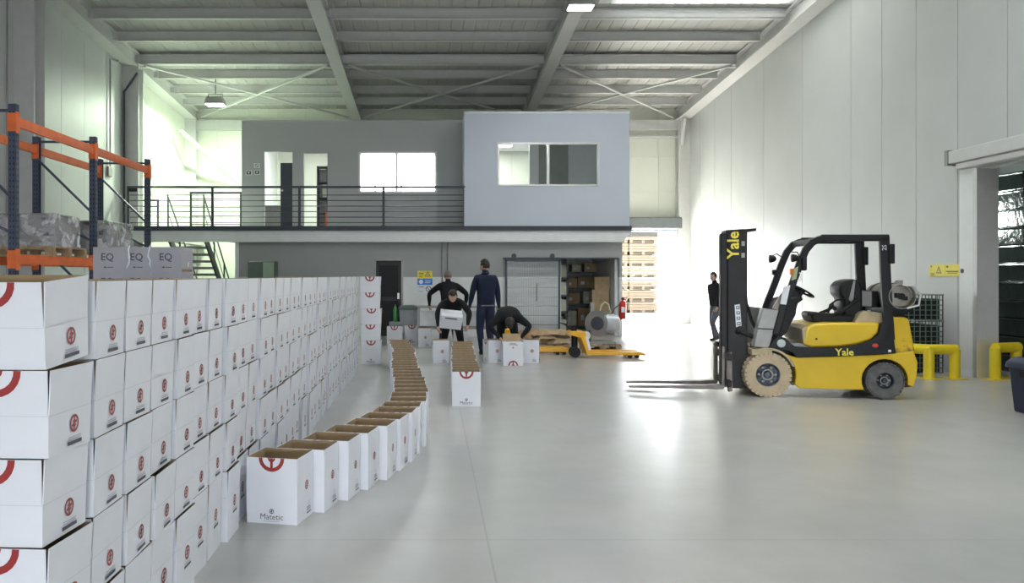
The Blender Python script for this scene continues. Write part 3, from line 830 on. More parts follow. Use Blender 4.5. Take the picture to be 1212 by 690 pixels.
# open cartons in a curved line on the floor
pts = [(-.833, 4.995), (-.70, 5.26), (-.572, 5.54), (-.459, 5.82), (-.336, 6.10), (-.251, 6.385), (-.165, 6.69), (-.105, 7.0)]
line = []
for (x, y) in pts:
    a = R(-12) if y < 6.5 else (R(-8) if y < 6.9 else R(-3))
    # front right bottom corner to centre
    cxv = Matrix.Rotation(a, 2) @ Vector((-BW / 2, BD / 2))
    line.append((x + cxv.x, y + cxv.y, a))
path = [(7.44, -.21), (8.3, -.215), (9.3, -.275), (10.5, -.355), (12.5, -.44), (14.3, -.60)]
def interp(path, y):
    for (a, xa), (b_, xb) in zip(path[:-1], path[1:]):
        if y <= b_: return xa + (xb - xa) * (y - a) / (b_ - a)
    return path[-1][1]
y = 7.45
while y < 14.35:
    line.append((interp(path, y) + rs.uniform(-.012, .012), y, R(rs.uniform(-2, 2)))); y += .292
for k, (x, y, a) in enumerate(line):
    if k == 0: lb = 'open white carton nearest the camera on the floor, red half emblem on its front'
    else: lb = 'open white carton in the long curved floor line, %s from the camera' % nth(k)
    carton('floor', x, y, 0, a, lb, 'open cartons in the curved line on the floor', parts=k < 22)
# the short straight line in the middle
y = 9.68; k = 0
pth2 = [(9.6, .41), (11.5, .45), (14, .53)]
while y < 13.9:
    lb = 'front open white carton of the short middle line, emblem and lettering facing the camera' if k == 0 else 'open white carton in the short middle floor line, %s from the camera' % nth(k)
    carton('floor', interp(pth2, y) + rs.uniform(-.015, .015), y, 0, R(rs.uniform(-2, 2)), lb, 'open cartons in the short middle line', parts=k < 8)
    y += .294; k += 1
# single cartons around the packers
def g(px, py): Y = YG(py); return X(px, Y), Y
x, y = g(467.5, 408); carton('floor', x, y + .14, 0, R(-6), 'open white carton standing beside the grey bin near the dark door', 'loose cartons')
x, y = g(482, 407); carton('floor', x + .08, y + .3, 0, R(8), 'open carton showing brown inside, just right of the bin carton', 'loose cartons')
x, y = g(520, 430.5); carton('floor', x + .02, y + .17, 0, R(-86), 'white carton left of the short middle line, below the packer holding a box', 'loose cartons')
x, y = g(503, 411); carton('floor', x, y + .17, 0, R(-93), 'white carton at the far end of the curved line, beside the packers', 'loose cartons')
x, y = g(543, 416); carton('floor', x + .04, y + .2, 0, R(-88), 'white carton standing below the held box, behind the short middle line', 'loose cartons')
x, y = g(588, 430); carton('floor', x - .05, y + .17, 0, R(-76), 'white carton left of the upside down carton, side emblem showing', 'loose cartons')
x, y = g(624, 430); carton('floor', x + .10, y + .2, 0, R(-100), 'white carton right of the upside down carton by the bending man', 'loose cartons')
# upside down carton under the bending man's hands
x, y = g(607.5, 433)
t = empty('cardboard_box', (x, y + .16, 0)); tag(t, 'upside down white carton with brown bottom flap held by the bending man', 'box', 'loose cartons')
b = MB(); b.box(-.17, .17, -.14, .14, .0, .40, 0)
mt = frame((0, -.1415, 0), (1, 0, 0), (0, 0, 1)); emblem_half(b, mt @ Matrix.Translation((0, .002, 0)), 2, up=True)
mtf = mt @ Matrix.Rotation(math.pi, 4, 'Z')
b.text('Matetic', .052, mtf @ Matrix.Translation((0, -.36, 0)), 3); icon(b, mtf @ Matrix.Translation((0, -.31, 0)), 3, .016); b.quad(-.05, .05, .375, .383, mt, 4)
b.build('body', [m_carton, m_kraft, m_red, m_ink, m_redicon], t)
b = MB(); b.add([(-.155, .10, .40), (.155, .10, .40), (.155, .15, .53), (-.155, .15, .53), (-.155, .104, .40), (.155, .104, .40), (.155, .154, .53), (-.155, .154, .53)],
               [(0, 1, 2, 3), (5, 4, 7, 6), (0, 4, 5, 1), (1, 5, 6, 2), (2, 6, 7, 3), (3, 7, 4, 0)])
b.build('flap', m_kraft, t)
# carton held by the stooping packer
hb = P(533.5, 378, 14.75)
t = empty('cardboard_box', hb); t.rotation_euler = (R(28), R(6), R(4)); tag(t, 'closed white carton tilted in the hands of the stooping packer', 'box', 'loose cartons')
b = MB(); b.box(-.2, .2, -.12, .12, -.135, .135); b.build('body', m_carton, t, bevel=.006)
b = MB(); b.quad(-.12, .1, .075, .1, frame((0, -.1215, 0), (1, 0, 0), (0, 0, 1)), 0); b.build('slot', m_ink, t)
b = MB(); b.box(-.2, .2, -.002, .002, .1352, .137); b.build('tape_seam', m_palegrey, t)
HELD = hb.copy()
# dark bottles standing behind the last carton of the line
for k in range(4):
    bx, by = X(474 + k * 3.6, 14.75), 14.75
    b = MB(); b.lathe([(.036, 0), (.038, .01), (.038, .22), (.034, .25), (.015, .29), (.014, .35), (.017, .352), (.017, .37), (.001, .372)], (0, 0, 0), (0, 0, 1), 12)
    o = b.build('bottle', m_bottle, smooth=40); o.location = (bx, by, 0)
    tag(o, 'dark wine bottle behind the last carton of the line, %s of four from the left' % nth(k), 'bottle', 'dark bottles at the end of the line')

# ================================================================== GREY CARTONS ON A PALLET BEHIND THE STACK
def pallet(x, y, z, w, d, label, group=None, rz=0.0, h=.14):
    t = tag(empty('wooden_pallet', (x, y, z), rz), label, 'pallet', group)
    n = 6
    for k in range(n):
        u = -w / 2 + (k + .5) * w / n
        MB().box(u - w / n * .4, u + w / n * .4, -d / 2, d / 2, h - .022, h).build('plank', m_wood, t)
    for v in (-d / 2 + .05, 0, d / 2 - .05):
        MB().box(-w / 2, w / 2, v - .045, v + .045, h - .044, h - .022).build('stringer', m_wood, t)
        MB().box(-w / 2, w / 2, v - .045, v + .045, 0, .02).build('skid', m_wood, t)
        for u in (-w / 2 + .06, 0, w / 2 - .06): MB().box(u - .06, u + .06, v - .045, v + .045, .02, h - .044).build('block', m_wood, t)
    return t
EY = 9.5
pallet(X(160, EY), EY + .27, 0, 1.22, .62, 'wooden pallet under the grey cartons behind the long stack')
gb = MB(); gw, gd, gh = .352, .47, .29
gb.box(-gw / 2, gw / 2, -gd / 2, gd / 2, 0, gh)
mt = frame((0, -gd / 2 - .0015, 0), (1, 0, 0), (0, 0, 1))
gb.text('EQ', .12, mt @ Matrix.Translation((-.01, .17, 0)), 1, bold=.012); gb.quad(-.05, -.02, .045, .06, mt, 1); gb.quad(-.01, .06, .047, .056, mt, 1)
mt = frame((gw / 2 + .0015, 0, 0), (0, 1, 0), (0, 0, 1)); gb.quad(.02, .06, .06, .12, mt, 2); gb.quad(-gd * .45, gd * .45, .0, .03, mt, 3)
gme = gb.mesh('grey_carton', [m_greybox, m_ink, m_whitedec, m_brown])
for c in range(3):
    for l in range(6):
        o = bpy.data.objects.new('grey_box', gme); C.objects.link(o)
        o.location = (X((127, 161.5, 196)[c], EY), EY + gd / 2 + .02 + rs.uniform(-.008, .008), .14 + l * (gh + .001)); o.rotation_euler = (0, 0, R(rs.uniform(-.8, .8)))
        tag(o, 'grey carton lettered EQ behind the white stack, %s column, %s' % (['left', 'middle', 'right'][c], ['bottom layer', 'second layer up', 'third layer up', 'fourth layer up', 'layer below the top', 'top layer'][l]), 'box', 'grey cartons on the pallet')
# torn film rag on the grey cartons
for k, px in enumerate((152, 177)):
    b = MB(); zz = .14 + 6 * (gh + .001)
    f = []
    for i in range(7):
        f.append((rs.uniform(-.02, .02), -.012 - rs.uniform(0, .012), -i * .045 + .02))
    b.tube([(p[0], p[1], p[2]) for p in f], [.004, .012, .008, .016, .01, .014, .003], 6)
    o = b.build('film_scrap', m_whitedec, smooth=60); o.location = (X(px, EY), EY + .012, zz)
    tag(o, 'torn white film scrap hanging on the grey cartons, %s one' % ('left' if k == 0 else 'right'), 'film', 'torn film scraps')

# ================================================================== PALLET RACK
rk = tag(empty('pallet_rack', (-5.95, 13.1, 0)), 'orange and dark blue pallet rack along the left wall', 'rack')
def rk_part(b, name, mat, **kw):
    mt = Matrix.Translation((5.95, -13.1, 0)); b.v = [mt @ p for p in b.v]
    return b.build(name, mat, rk, **kw)
RFX, RRX, RH = -5.5, -6.42, 3.8
RY = (10.6, 13.1, 15.6)
for yy in RY:
    for xx in (RFX, RRX):
        b = MB(); s = 1 if xx == RFX else -1
        b.box(xx - .05, xx + .05, yy - .045, yy - .04, 0, RH); b.box(xx - .05, xx + .05, yy + .04, yy + .045, 0, RH)
        b.box(xx + s * .045, xx + s * .05, yy - .045, yy + .045, 0, RH)
        u = rk_part(b, 'upright', m_upright)
        b = MB(); z = .3
        while z < RH - .1:
            for q in (-.018, .018): b.box(xx + s * .0495, xx + s * .0515, yy + q - .006, yy + q + .006, z, z + .03)
            for q in (-.02, .02): b.box(xx + q - .006, xx + q + .006, yy - .0465, yy - .0445, z, z + .03)
            z += .075
        h = rk_part(b, 'slots', m_black); h['kind'] = 'stuff'
        b = MB(); b.box(xx - .08, xx + .08, yy - .07, yy + .07, 0, .012); rk_part(b, 'foot_plate', m_upright)
        for zb in (3.42, 1.62):
            b = MB(); b.box(xx + s * .051, xx + s * .06, yy - .05, yy + .05, zb, zb + .28); b.box(xx - .055, xx + .055, yy - .055, yy - .047, zb + .02, zb + .26)
            rk_part(b, 'beam_connector', m_orange)
    zs = [.35, 1.25, 2.15, 2.75, 3.3]
    b = MB(); b.bar((RFX, yy, 3.72), (RRX, yy, 3.72), .035); rk_part(b, 'brace', m_upright)
    for za, zb, d in ((.3, 1.2, 1), (1.2, 2.1, 0), (2.1, 2.55, 1), (2.55, 3.45, 0)):
        b = MB(); p, q = (RFX, RRX) if d else (RRX, RFX)
        b.bar((p, yy, zb if not d else za), (q, yy, za if not d else zb), .035); rk_part(b, 'brace', m_upright)
for ya, yb in zip(RY[:-1], RY[1:]):
    for xx, s in ((RFX, 1), (RRX, -1)):
        for z0, z1 in ((3.52, 3.65), (1.70, 1.83)):
            b = MB(); b.box(xx - .025, xx + .025, ya + .05, yb - .05, z0, z1); b.box(xx + s * .025, xx + s * .03, ya + .05, yb - .05, z0 + .03, z1 - .05)
            rk_part(b, 'beam', m_orange, bevel=.006)
def wrapped(name, x0, x1, y0, y1, z0, z1, label):
    """wrinkled shell of stretch film"""
    b = MB(); nx = 7; rr = random.Random(len(name) + int(100 * y0))
    def loop(z, o):
        pts = []
        for (ax, ay), (bx_, by_) in (((x0, y0), (x1, y0)), ((x1, y0), (x1, y1)), ((x1, y1), (x0, y1)), ((x0, y1), (x0, y0))):
            for i in range(nx):
                t = i / nx; px = ax + (bx_ - ax) * t; py = ay + (by_ - ay) * t
                cx, cy = (x0 + x1) / 2, (y0 + y1) / 2
                d = Vector((px - cx, py - cy)).normalized() * (o + rr.uniform(0, .02))
                pts.append((px + d.x, py + d.y, z + rr.uniform(-.012, .012)))
        return pts
    L = [loop(z0 + (z1 - z0) * i / 6, .012) for i in range(7)]; L.append([(p[0] * .9 + (x0 + x1) / 2 * .1, p[1] * .9 + (y0 + y1) / 2 * .1, z1 + .014) for p in L[-1]])
    n = 4 * nx; vs = [p for l in L for p in l]
    fs = [(j * n + i, j * n + (i + 1) % n, (j + 1) * n + (i + 1) % n, (j + 1) * n + i) for j in range(len(L) - 1) for i in range(n)]
    fs.append(tuple(range((len(L) - 1) * n, len(L) * n)))
    b.add(vs, fs); o = b.build(name, m_film, smooth=50); tag(o, label, 'film', 'stretch film round the rack loads'); return o
def plain_carton(x0, x1, y0, y1, z0, z1, label, group='grey cartons on the rack'):
    b = MB(); w, d, h = x1 - x0, y1 - y0, z1 - z0
    b.box(-w / 2, w / 2, -d / 2, d / 2, 0, h)
    b.quad(-w / 2, w / 2, h * .5 - .004, h * .5 + .004, frame((0, -d / 2 - .001, 0), (1, 0, 0), (0, 0, 1)), 1)
    b.quad(w * .2, w * .35, h * .62, h * .82, frame((0, -d / 2 - .001, 0), (1, 0, 0), (0, 0, 1)), 2)
    b.quad(-.03, .03, -d / 2, d / 2, frame((0, 0, h + .001), (1, 0, 0), (0, 1, 0)), 1)
    o = b.build('grey_box', [m_greybox, m_palegrey, m_ink]); o.location = ((x0 + x1) / 2, (y0 + y1) / 2, z0)
    return tag(o, label, 'box', group)
pz = 1.83
pallet(-5.95, 12.1, pz, 1.06, 1.15, 'wooden pallet on the lower beams of the near rack bay', 'pallets on the rack')
zt = pz + .14
plain_carton(-6.42, -5.99, 11.66, 12.42, zt, zt + .26, 'grey carton on the near rack pallet, lower left')
plain_carton(-5.98, -5.46, 11.66, 12.42, zt, zt + .26, 'grey carton in shiny film on the near rack pallet, lower right')
plain_carton(-6.42, -6.0, 11.72, 12.4, zt + .262, zt + .46, 'grey carton on the near rack pallet, upper left')
plain_carton(-5.99, -5.55, 11.72, 12.4, zt + .262, zt + .46, 'grey carton on the near rack pallet, upper right')
wrapped('stretch_film', -6.43, -5.45, 11.65, 12.45, zt + .005, zt + .47, 'glossy stretch film around the cartons of the near rack bay')
pallet(-5.95, 14.15, pz, 1.06, 1.2, 'wooden pallet on the lower beams of the far rack bay', 'pallets on the rack')
plain_carton(-6.42, -5.97, 13.62, 14.1, zt, zt + .3, 'grey carton on the far rack pallet, near left')
plain_carton(-5.96, -5.48, 13.62, 14.1, zt, zt + .42, 'grey carton on the far rack pallet, near right')
plain_carton(-6.42, -5.97, 14.12, 14.7, zt, zt + .3, 'grey carton on the far rack pallet, far left')
plain_carton(-5.96, -5.48, 14.12, 14.7, zt, zt + .36, 'grey carton on the far rack pallet, far right')
plain_carton(-6.40, -5.98, 13.64, 14.3, zt + .302, zt + .5, 'grey carton on top of the far rack pallet load')
wrapped('stretch_film', -6.43, -5.47, 13.61, 14.72, zt + .005, zt + .5, 'glossy stretch film around the cartons of the far rack bay')

# ================================================================== GALLERY RAILING, STAIRS
rl = tag(empty('balcony_railing', (X(150, YD), YD + .02, ZD)), 'dark steel railing with thin horizontal bars along the gallery edge', 'railing')
def rel(b, o, name, mat, parent, **kw):
    mt = Matrix.Translation(-Vector(o.location)); b.v = [mt @ p for p in b.v]
    return b.build(name, mat, parent, **kw)
ry = YD + .03; rx0, rx1 = X(152, ry), X(550, ry) - .02
ztop = Z(221.5, ry)
for px in (152, 251.5, 354.5, 454, 549.5):
    x = X(px, ry); b = MB(); b.box(x - .03, x + .03, ry - .02, ry + .02, ZD, ztop - .02); b.box(x - .06, x + .06, ry - .022, ry + .05, ZD, ZD + .015)
    rel(b, rl, 'post', m_dark, rl)
b = MB(); b.box(rx0 - .03, rx1 + .05, ry - .03, ry + .03, ztop - .025, ztop + .03); rel(b, rl, 'top_rail', m_dark, rl, bevel=.008)
for k in range(6):
    z = ZD + .09 + k * (ztop - ZD - .12) / 6.2
    b = MB(); b.cyl((rx0, ry + .028, z), (rx1, ry + .028, z), .011, n=8); rel(b, rl, 'bar', m_dark, rl)
b = MB(); b.box(X(153, ry), X(163, ry), ry - .05, ry - .02, ztop - .12, ztop - .03); rel(b, rl, 'bracket', m_black, rl)
def guard(x0, x1, y, z1, label, bars=3):
    t = tag(empty('guard_rail', (x0, y, ZD)), label, 'railing')
    for x in (x0, x1):
        b = MB(); b.box(x - .025, x + .025, y - .025, y + .025, ZD, z1); rel(b, t, 'post', m_dark, t)
    b = MB(); b.box(x0 - .03, x1 + .03, y - .03, y + .03, z1 - .02, z1 + .03); rel(b, t, 'top_rail', m_dark, t)
    for k in range(bars):
        z = ZD + (z1 - ZD) * (k + .6) / (bars + .3)
        b = MB(); b.cyl((x0, y, z), (x1, y, z), .012, n=8); rel(b, t, 'bar', m_dark, t)
    return t
YS = 21.9
guard(X(226, YS), X(285, YS), YS, Z(228.5, YS), 'dark guard rail right of the stair head on the gallery', 4)
guard(X(158, YS), X(187, YS), YS, Z(237.5, YS), 'dark guard rail left of the stair head beside the left column', 3)
st = tag(empty('staircase', (-6.7, 21.9, 0)), 'steel staircase going down behind the gallery, seen between cartons and deck', 'staircase')
SX0, SX1, SY0, SY1 = -7.2, -6.22, 21.95, 25.3
def sp(x, t, dz=0): return (x, SY0 + (SY1 - SY0) * t, ZD * (1 - t) + dz)
for x in (SX0, SX1):
    b = MB(); b.bar(sp(x, 0, -.06), sp(x, 1, .1), .05, .24); rel(b, st, 'stringer', m_dark, st)
    b = MB(); b.tube([sp(x, 0, .95), sp(x, 1, .95)], .022, 8); b.tube([sp(x, 0, .5), sp(x, 1, .5)], .012, 6); rel(b, st, 'handrail', m_dark, st)
    for t in (0.02, .33, .66, .97):
        b = MB(); b.bar(sp(x, t), sp(x, t, .95), .04); rel(b, st, 'baluster', m_dark, st)
for k in range(15):
    t = (k + .5) / 15; p = sp(0, t)
    b = MB(); b.box(SX0 + .03, SX1 - .03, p[1] - .12, p[1] + .12, p[2] - .02, p[2] + .015); b.box(SX0 + .03, SX1 - .03, p[1] - .125, p[1] - .115, p[2] - .05, p[2] + .02)
    rel(b, st, 'tread', m_greymetal, st)
# pictogram signs on the office wall
for k, (px, py, w, m_) in enumerate(((294.5, 204.5, .16, 0), (304.5, 204, .15, 0), (304, 196, .15, 1), (291, 194, .05, 0))):
    b = MB(); b.box(-w / 2, w / 2, -.008, 0, -w * .4, w * .4, 0)
    mt = frame((0, -.0095, 0), (1, 0, 0), (0, 0, 1))
    if m_: b.ring(w * .28, w * .36, 0, 6.283, 14, mt, 1); b.quad(-w * .3, w * .3, -.008, .008, mt @ Matrix.Rotation(R(-45), 4, 'Z'), 1)
    else: b.quad(-w * .4, w * .4, -w * .3, w * .3, mt, 1); b.quad(-w * .15, w * .12, -w * .12, w * .15, mt @ Matrix.Translation((0, 0, .0008)), 0)
    o = b.build('sign', [m_whitedec, m_ink]); o.location = P(px, py, YO)
    tag(o, ['dark pictogram sign left of the gallery doorway, lower left', 'dark pictogram sign left of the gallery doorway, lower right', 'round prohibition sign above the pictograms by the gallery doorway', 'tiny tag at the upper left of the gallery signs'][k], 'sign', 'signs by the gallery doorway')
# cupboards and shelf seen through the gallery doorways
t = tag(empty('metal_shelf', (X(380, 23), 23, ZD)), 'dark grey open shelf seen through the second gallery doorway', 'shelf')
w0, w1 = X(376, 23) - X(380, 23), X(389, 23) - X(380, 23)
for u in (w0, w1 - .03): MB().box(u, u + .03, -.2, .2, 0, 1.85).build('side_panel', m_dark, t)
for k in range(5): MB().box(w0 + .03, w1 - .03, -.2, .2, .05 + k * .44, .08 + k * .44).build('shelf_board', m_dark, t)
MB().box(w0 + .03, w1 - .03, .18, .2, .08, 1.8).build('back_panel', m_greymetal, t)
o = MB().box(-.07, .07, -.05, .05, 0, .5).build('orange_board', m_orange, bevel=.01); o.location = (X(388.5, 22.2), 22.2, ZD); tag(o, 'upright orange board leaning inside the second gallery doorway', 'board')
o = MB().box(-.06, .06, -.03, .03, 0, .36).build('paper_file', m_file, bevel=.005); o.location = (X(384, 22.78), 22.9 - .05, ZD + .96); tag(o, 'pale upright file on the gallery shelf behind the doorway', 'file')
b = MB(); b.box(-.4, .4, -.3, .3, .7, .74); 
for u in (-.36, .36):
    for v in (-.26, .26): b.box(u - .02, u + .02, v - .02, v + .02, 0, .7)
b.box(-.37, .37, .25, .28, .1, .7)
o = b.build('desk', m_greymetal); o.location = (X(326, 23.2), 23.2, ZD); tag(o, 'grey desk inside the first gallery doorway', 'desk')

# ================================================================== THINGS ALONG THE LOWER WALL
# green cabinet
t = tag(empty('metal_cabinet', (X(309, 19.6), 19.6, 0)), 'green metal cabinet behind the long carton stack', 'cabinet')
hc = Z(309, 19.4); w = .33
MB().box(-w, w, 0, .45, .06, hc).build('body', m_dkgreen, t, bevel=.01)
MB().box(.05, w - .02, -.02, .0, .1, hc - .03).build('door', m_green_lit, t, bevel=.004)  # paler green: the light on this face is put into the colour
MB().box(-w + .02, .03, -.02, .0, .1, hc - .03).build('door', m_dkgreen, t, bevel=.004)
MB().box(.08, .1, -.04, -.02, 1.0, 1.15).build('handle', m_alu, t); MB().box(-w + .04, w - .04, .03, .42, 0, .06).build('plinth', m_black, t)
# bin
bx, by = X(484, 19.0), 19.1
t = tag(empty('waste_bin', (bx, by, 0)), 'grey plastic waste bin with a dark lid near the dark door', 'bin')
hb_ = Z(366, 18.9)
b = MB(); b.prism([(-.17, 0), (.17, 0), (.23, hb_), (-.23, hb_)], -.22, .22, 'y'); b.build('body', m_binrub, t, bevel=.02)
b = MB(); b.prism([(-.26, hb_), (.26, hb_), (.25, hb_ + .05), (.1, hb_ + .09), (-.2, hb_ + .08)], -.25, .25, 'y'); b.build('lid', m_dkgreen, t, bevel=.015)
MB().cyl((-.2, .22, .08), (-.14, .22, .08), .08).build('wheel', m_black, t); MB().cyl((.14, .22, .08), (.2, .22, .08), .08).build('wheel', m_black, t)
b = MB(); b.lathe([(.09, 0), (.10, .02), (.10, .5), (.06, .62), (.03, .66), (.03, .72), (.04, .73), (.001, .74)], (0, 0, 0), (0, 0, 1), 14); b.v = [p * .55 for p in b.v]
o = b.build('green_bottle', m_greenbottle, smooth=40); o.location = (X(468, 19.0), 18.95, .46); tag(o, 'green bottle standing between the dark door and the bin', 'bottle')
ped = MB().box(-.14, .14, -.14, .14, 0, .46).build('crate', m_binrub, bevel=.01); ped.location = (X(468, 19.0), 18.95, 0); tag(ped, 'small grey crate under the green bottle by the dark door', 'crate')
# safety sign: yellow, blue, white
t = tag(empty('safety_sign', P(503, 334, YW - .01)), 'yellow blue and white safety sign on the lower wall', 'sign')
def plate(name, mat, z0, z1, ex=None, x0=-.19, x1=.19):
    b = MB(); b.box(x0, x1, -.006, .008, z0, z1); mt = frame((0, -.0075, 0), (1, 0, 0), (0, 0, 1))
    if ex: ex(b, mt)
    return b.build(name, mat, t)
def tri(b, mt, cx, cz, r, m):
    for i in range(3):
        a0, a1 = R(90 + 120 * i), R(210 + 120 * i)
        p = [(r * math.cos(a0), r * math.sin(a0)), (r * math.cos(a1), r * math.sin(a1))]; q = [(u * .68, v * .68) for u, v in p]
        b.add([(cx + p[0][0], cz + p[0][1], 0), (cx + p[1][0], cz + p[1][1], 0), (cx + q[1][0], cz + q[1][1], 0), (cx + q[0][0], cz + q[0][1], 0)], [(0, 1, 2, 3)], m, mt)
    b.quad(cx - r * .06, cx + r * .06, cz - r * .12, cz + r * .35, mt, m); b.quad(cx - r * .06, cx + r * .06, cz - r * .28, cz - r * .18, mt, m)
plate('yellow_panel', [m_decal, m_ink], .09, .29, lambda b, mt: (tri(b, mt, .07, .19, .09, 1), b.quad(-.16, -.04, .22, .24, mt, 1), b.quad(-.16, -.04, .18, .195, mt, 1), b.quad(-.16, -.07, .13, .145, mt, 1)))
plate('blue_panel', [m_blue, m_whitedec], -.07, .09, lambda b, mt: (b.ring(0, .055, 0, 6.283, 14, mt @ Matrix.Translation((-.1, .01, 0)), 1), b.quad(0, .15, .02, .04, mt, 1), b.quad(0, .13, -.02, -.005, mt, 1)))
plate('white_panel', [m_whitedec, m_ink], -.28, -.07, lambda b, mt: (b.ring(.055, .072, 0, 6.283, 16, mt @ Matrix.Translation((.09, -.17, 0)), 1), b.quad(-.06, .06, -.007, .007, mt @ Matrix.Translation((.09, -.17, 0)) @ Matrix.Rotation(R(-45), 4, 'Z'), 1), b.quad(-.16, -.03, -.13, -.115, mt, 1), b.quad(-.16, -.05, -.24, -.23, mt, 1)))
# conduits
for k, px in enumerate((523.5, 530)):
    x = X(px, YW - .03); b = MB(); b.tube([(0, 0, 0), (0, 0, 1.35 if k else 1.42)], .018, 8)
    for z in (.3, .9): b.box(-.03, .03, -.005, .03, z, z + .03)
    o = b.build('conduit', m_greymetal); o.location = (x, YW - .03, 2.5 - (1.35 if k else 1.42)); tag(o, 'thin grey conduit dropping down the lower wall, %s of two' % ('left' if not k else 'right'), 'pipe', 'conduits on the lower wall')
def conduit(pts, r, mat, label):
    b = MB(); b.tube(pts, r, 8, closed=False)
    for p in pts[1:-1]: b.ball(p, r * 1.3, 6)
    o = b.build('conduit', mat, smooth=40); return tag(o, label, 'pipe')
x = -7.9
conduit([(x, 19.8, 4.2), (x, 19.8, 6.86), (x, 20.25, 6.93), (x, 20.4, 7.1), (x, 20.7, 7.05)], .02, m_greymetal, 'thin conduit rising from the small box on the left wall')
o = MB().box(-.03, .03, -.12, .12, -.12, .12).build('junction_box', m_greymetal, bevel=.012); o.location = (x - .01, 19.8, 4.1); tag(o, 'small grey junction box on the left wall behind the rack', 'box')
conduit([(x + .02, 20.64, 1.0), (x + .02, 20.64, 6.25), (-7.72, 20.68, 6.5), (-7.56, 20.7, 6.75)], .032, m_dark, 'thick dark conduit down the left wall beside the column')
conduit([(x, 15.0, 0.5), (x, 15.0, 7.2)], .018, m_greymetal, 'thin cable conduit up the left wall by the near column')
# steel bench frame at the wall
t = tag(empty('steel_bench', (X(543, 18.3), 18.3, 0)), 'long grey steel work bench frame behind the packers', 'bench')
bw = X(590, 18.3) - X(543, 18.3); zb = Z(362, 18.3)
for u in (-bw, 0, bw):
    for v in (-.3, .3): MB().box(u - .025, u + .025, v - .025, v + .025, 0, zb - .03).build('leg', m_greymetal, t)
MB().box(-bw - .04, bw + .04, -.34, .34, zb - .03, zb).build('top', m_greymetal, t, bevel=.006)
for v in (-.3, .3): MB().box(-bw, bw, v - .02, v + .02, .35, .39).build('lower_rail', m_greymetal, t)
MB().box(-bw + .02, bw - .02, -.29, -.27, .42, zb - .1).build('front_panel', M('bench_panel', (.55, .57, .57), .4, metal=.3), t)
# sliding mesh door
SD0, SD1 = X(598, YW - .1), X(663, YW - .1); sz1, sz0 = Z(307, YW - .1), .06; sy = YW - .1
t = tag(empty('sliding_mesh_door', ((SD0 + SD1) / 2, sy, 0)), 'sliding wire mesh door hung on two rollers on the lower wall', 'door')
hw_ = (SD1 - SD0) / 2
b = MB()
for (a0, a1, c0_, c1_) in ((-hw_, -hw_ + .05, sz0, sz1), (hw_ - .05, hw_, sz0, sz1), (-hw_, hw_, sz0, sz0 + .05), (-hw_, hw_, sz1 - .05, sz1)): b.box(a0, a1, -.025, .025, c0_, c1_)
b.build('frame', m_dark, t)
for k in range(1, 8):
    z = sz0 + (sz1 - sz0) * k / 8; MB().box(-hw_ + .05, hw_ - .05, -.012, .012, z - .012, z + .012).build('cross_bar', m_greymetal, t)
b = MB()
for k in range(30):
    x = -hw_ + .06 + k * (2 * hw_ - .12) / 29; b.box(x - .005, x + .005, -.018, -.008, sz0 + .05, sz1 - .05)
b.build('wires', m_mesh, t)['kind'] = 'stuff'
for u in (-hw_ + .22, hw_ - .2):
    b = MB(); b.cyl((u, -.03, sz1 + .09), (u, .03, sz1 + .09), .06, n=14); b.box(u - .03, u + .03, -.04, -.03, sz1 - .03, sz1 + .12); b.build('roller', m_dark, t)
b = MB(); b.box(-.012, .012, -.03, -.012, .9, 1.35); b.build('handle', m_dark, t).location = (.1, 0, 0)
MB().box(-hw_ - .05, hw_ + 1.5, .03, .09, sz1 + .01, sz1 + .05).build('track', m_dark, t)
# shelving and goods in the store room
def shelf_unit(x0, x1, y0, y1, levels, top, label):
    t = tag(empty('storage_shelf', (x0, y0, 0)), label, 'shelf', 'dark shelving in the store room')
    w, d = x1 - x0, y1 - y0
    for u in (0, w - .035):
        for v in (0, d - .035): MB().box(u, u + .035, v, v + .035, 0, top).build('post', m_dark, t)
    for z in levels: MB().box(0, w, 0, d, z - .05, z).build('shelf_board', m_dark, t)
    return t
lv = (.12, .62, 1.05, 1.5)
sx0, sy0 = 3.05, 21.0
shelf_unit(sx0, sx0 + .5, sy0, sy0 + 2.4, lv, 1.98, 'dark shelf along the left side of the store room, full of pale files')
rsf = random.Random(5)
fme = []
for hh in (.30, .33, .27):
    b = MB(); b.box(-.14, .14, -.045, .045, 0, hh, 0); b.quad(-.02, .02, hh * .5, hh * .8, frame((0.141, 0, 0), (0, 1, 0), (0, 0, 1)), 1); fme.append(b.mesh('box_file', [m_file, m_whitedec]))
nf = 0
for li, z in enumerate(lv):
    yy = sy0 + .12
    while yy < sy0 + 2.2:
        o = bpy.data.objects.new('box_file', rsf.choice(fme)); C.objects.link(o); o.location = (sx0 + .33, yy, z)
        tag(o, 'pale file on the store room side shelf, %s board, %s from front' % (['lowest', 'second', 'third', 'top'][li], nth(nf % 100 if nf < 100 else 0)), 'file', 'files on the store room shelf'); nf += 1
        yy += rsf.choice((.11, .12, .2, .26))
    nf = 0
shelf_unit(3.75, 5.0 - .2, 22.9, 23.4, (.12, .75, 1.2, 1.65), 2.1, 'dark shelf across the back of the store room holding cartons')
cz = ((3.8, .32, .12, .42), (4.2, .4, .12, .5), (3.85, .38, .75, .3), (4.3, .3, .75, .34), (3.82, .3, 1.2, .26), (4.2, .42, 1.2, .3), (3.95, .25, 1.65, .2), (4.35, .35, 1.65, .24))
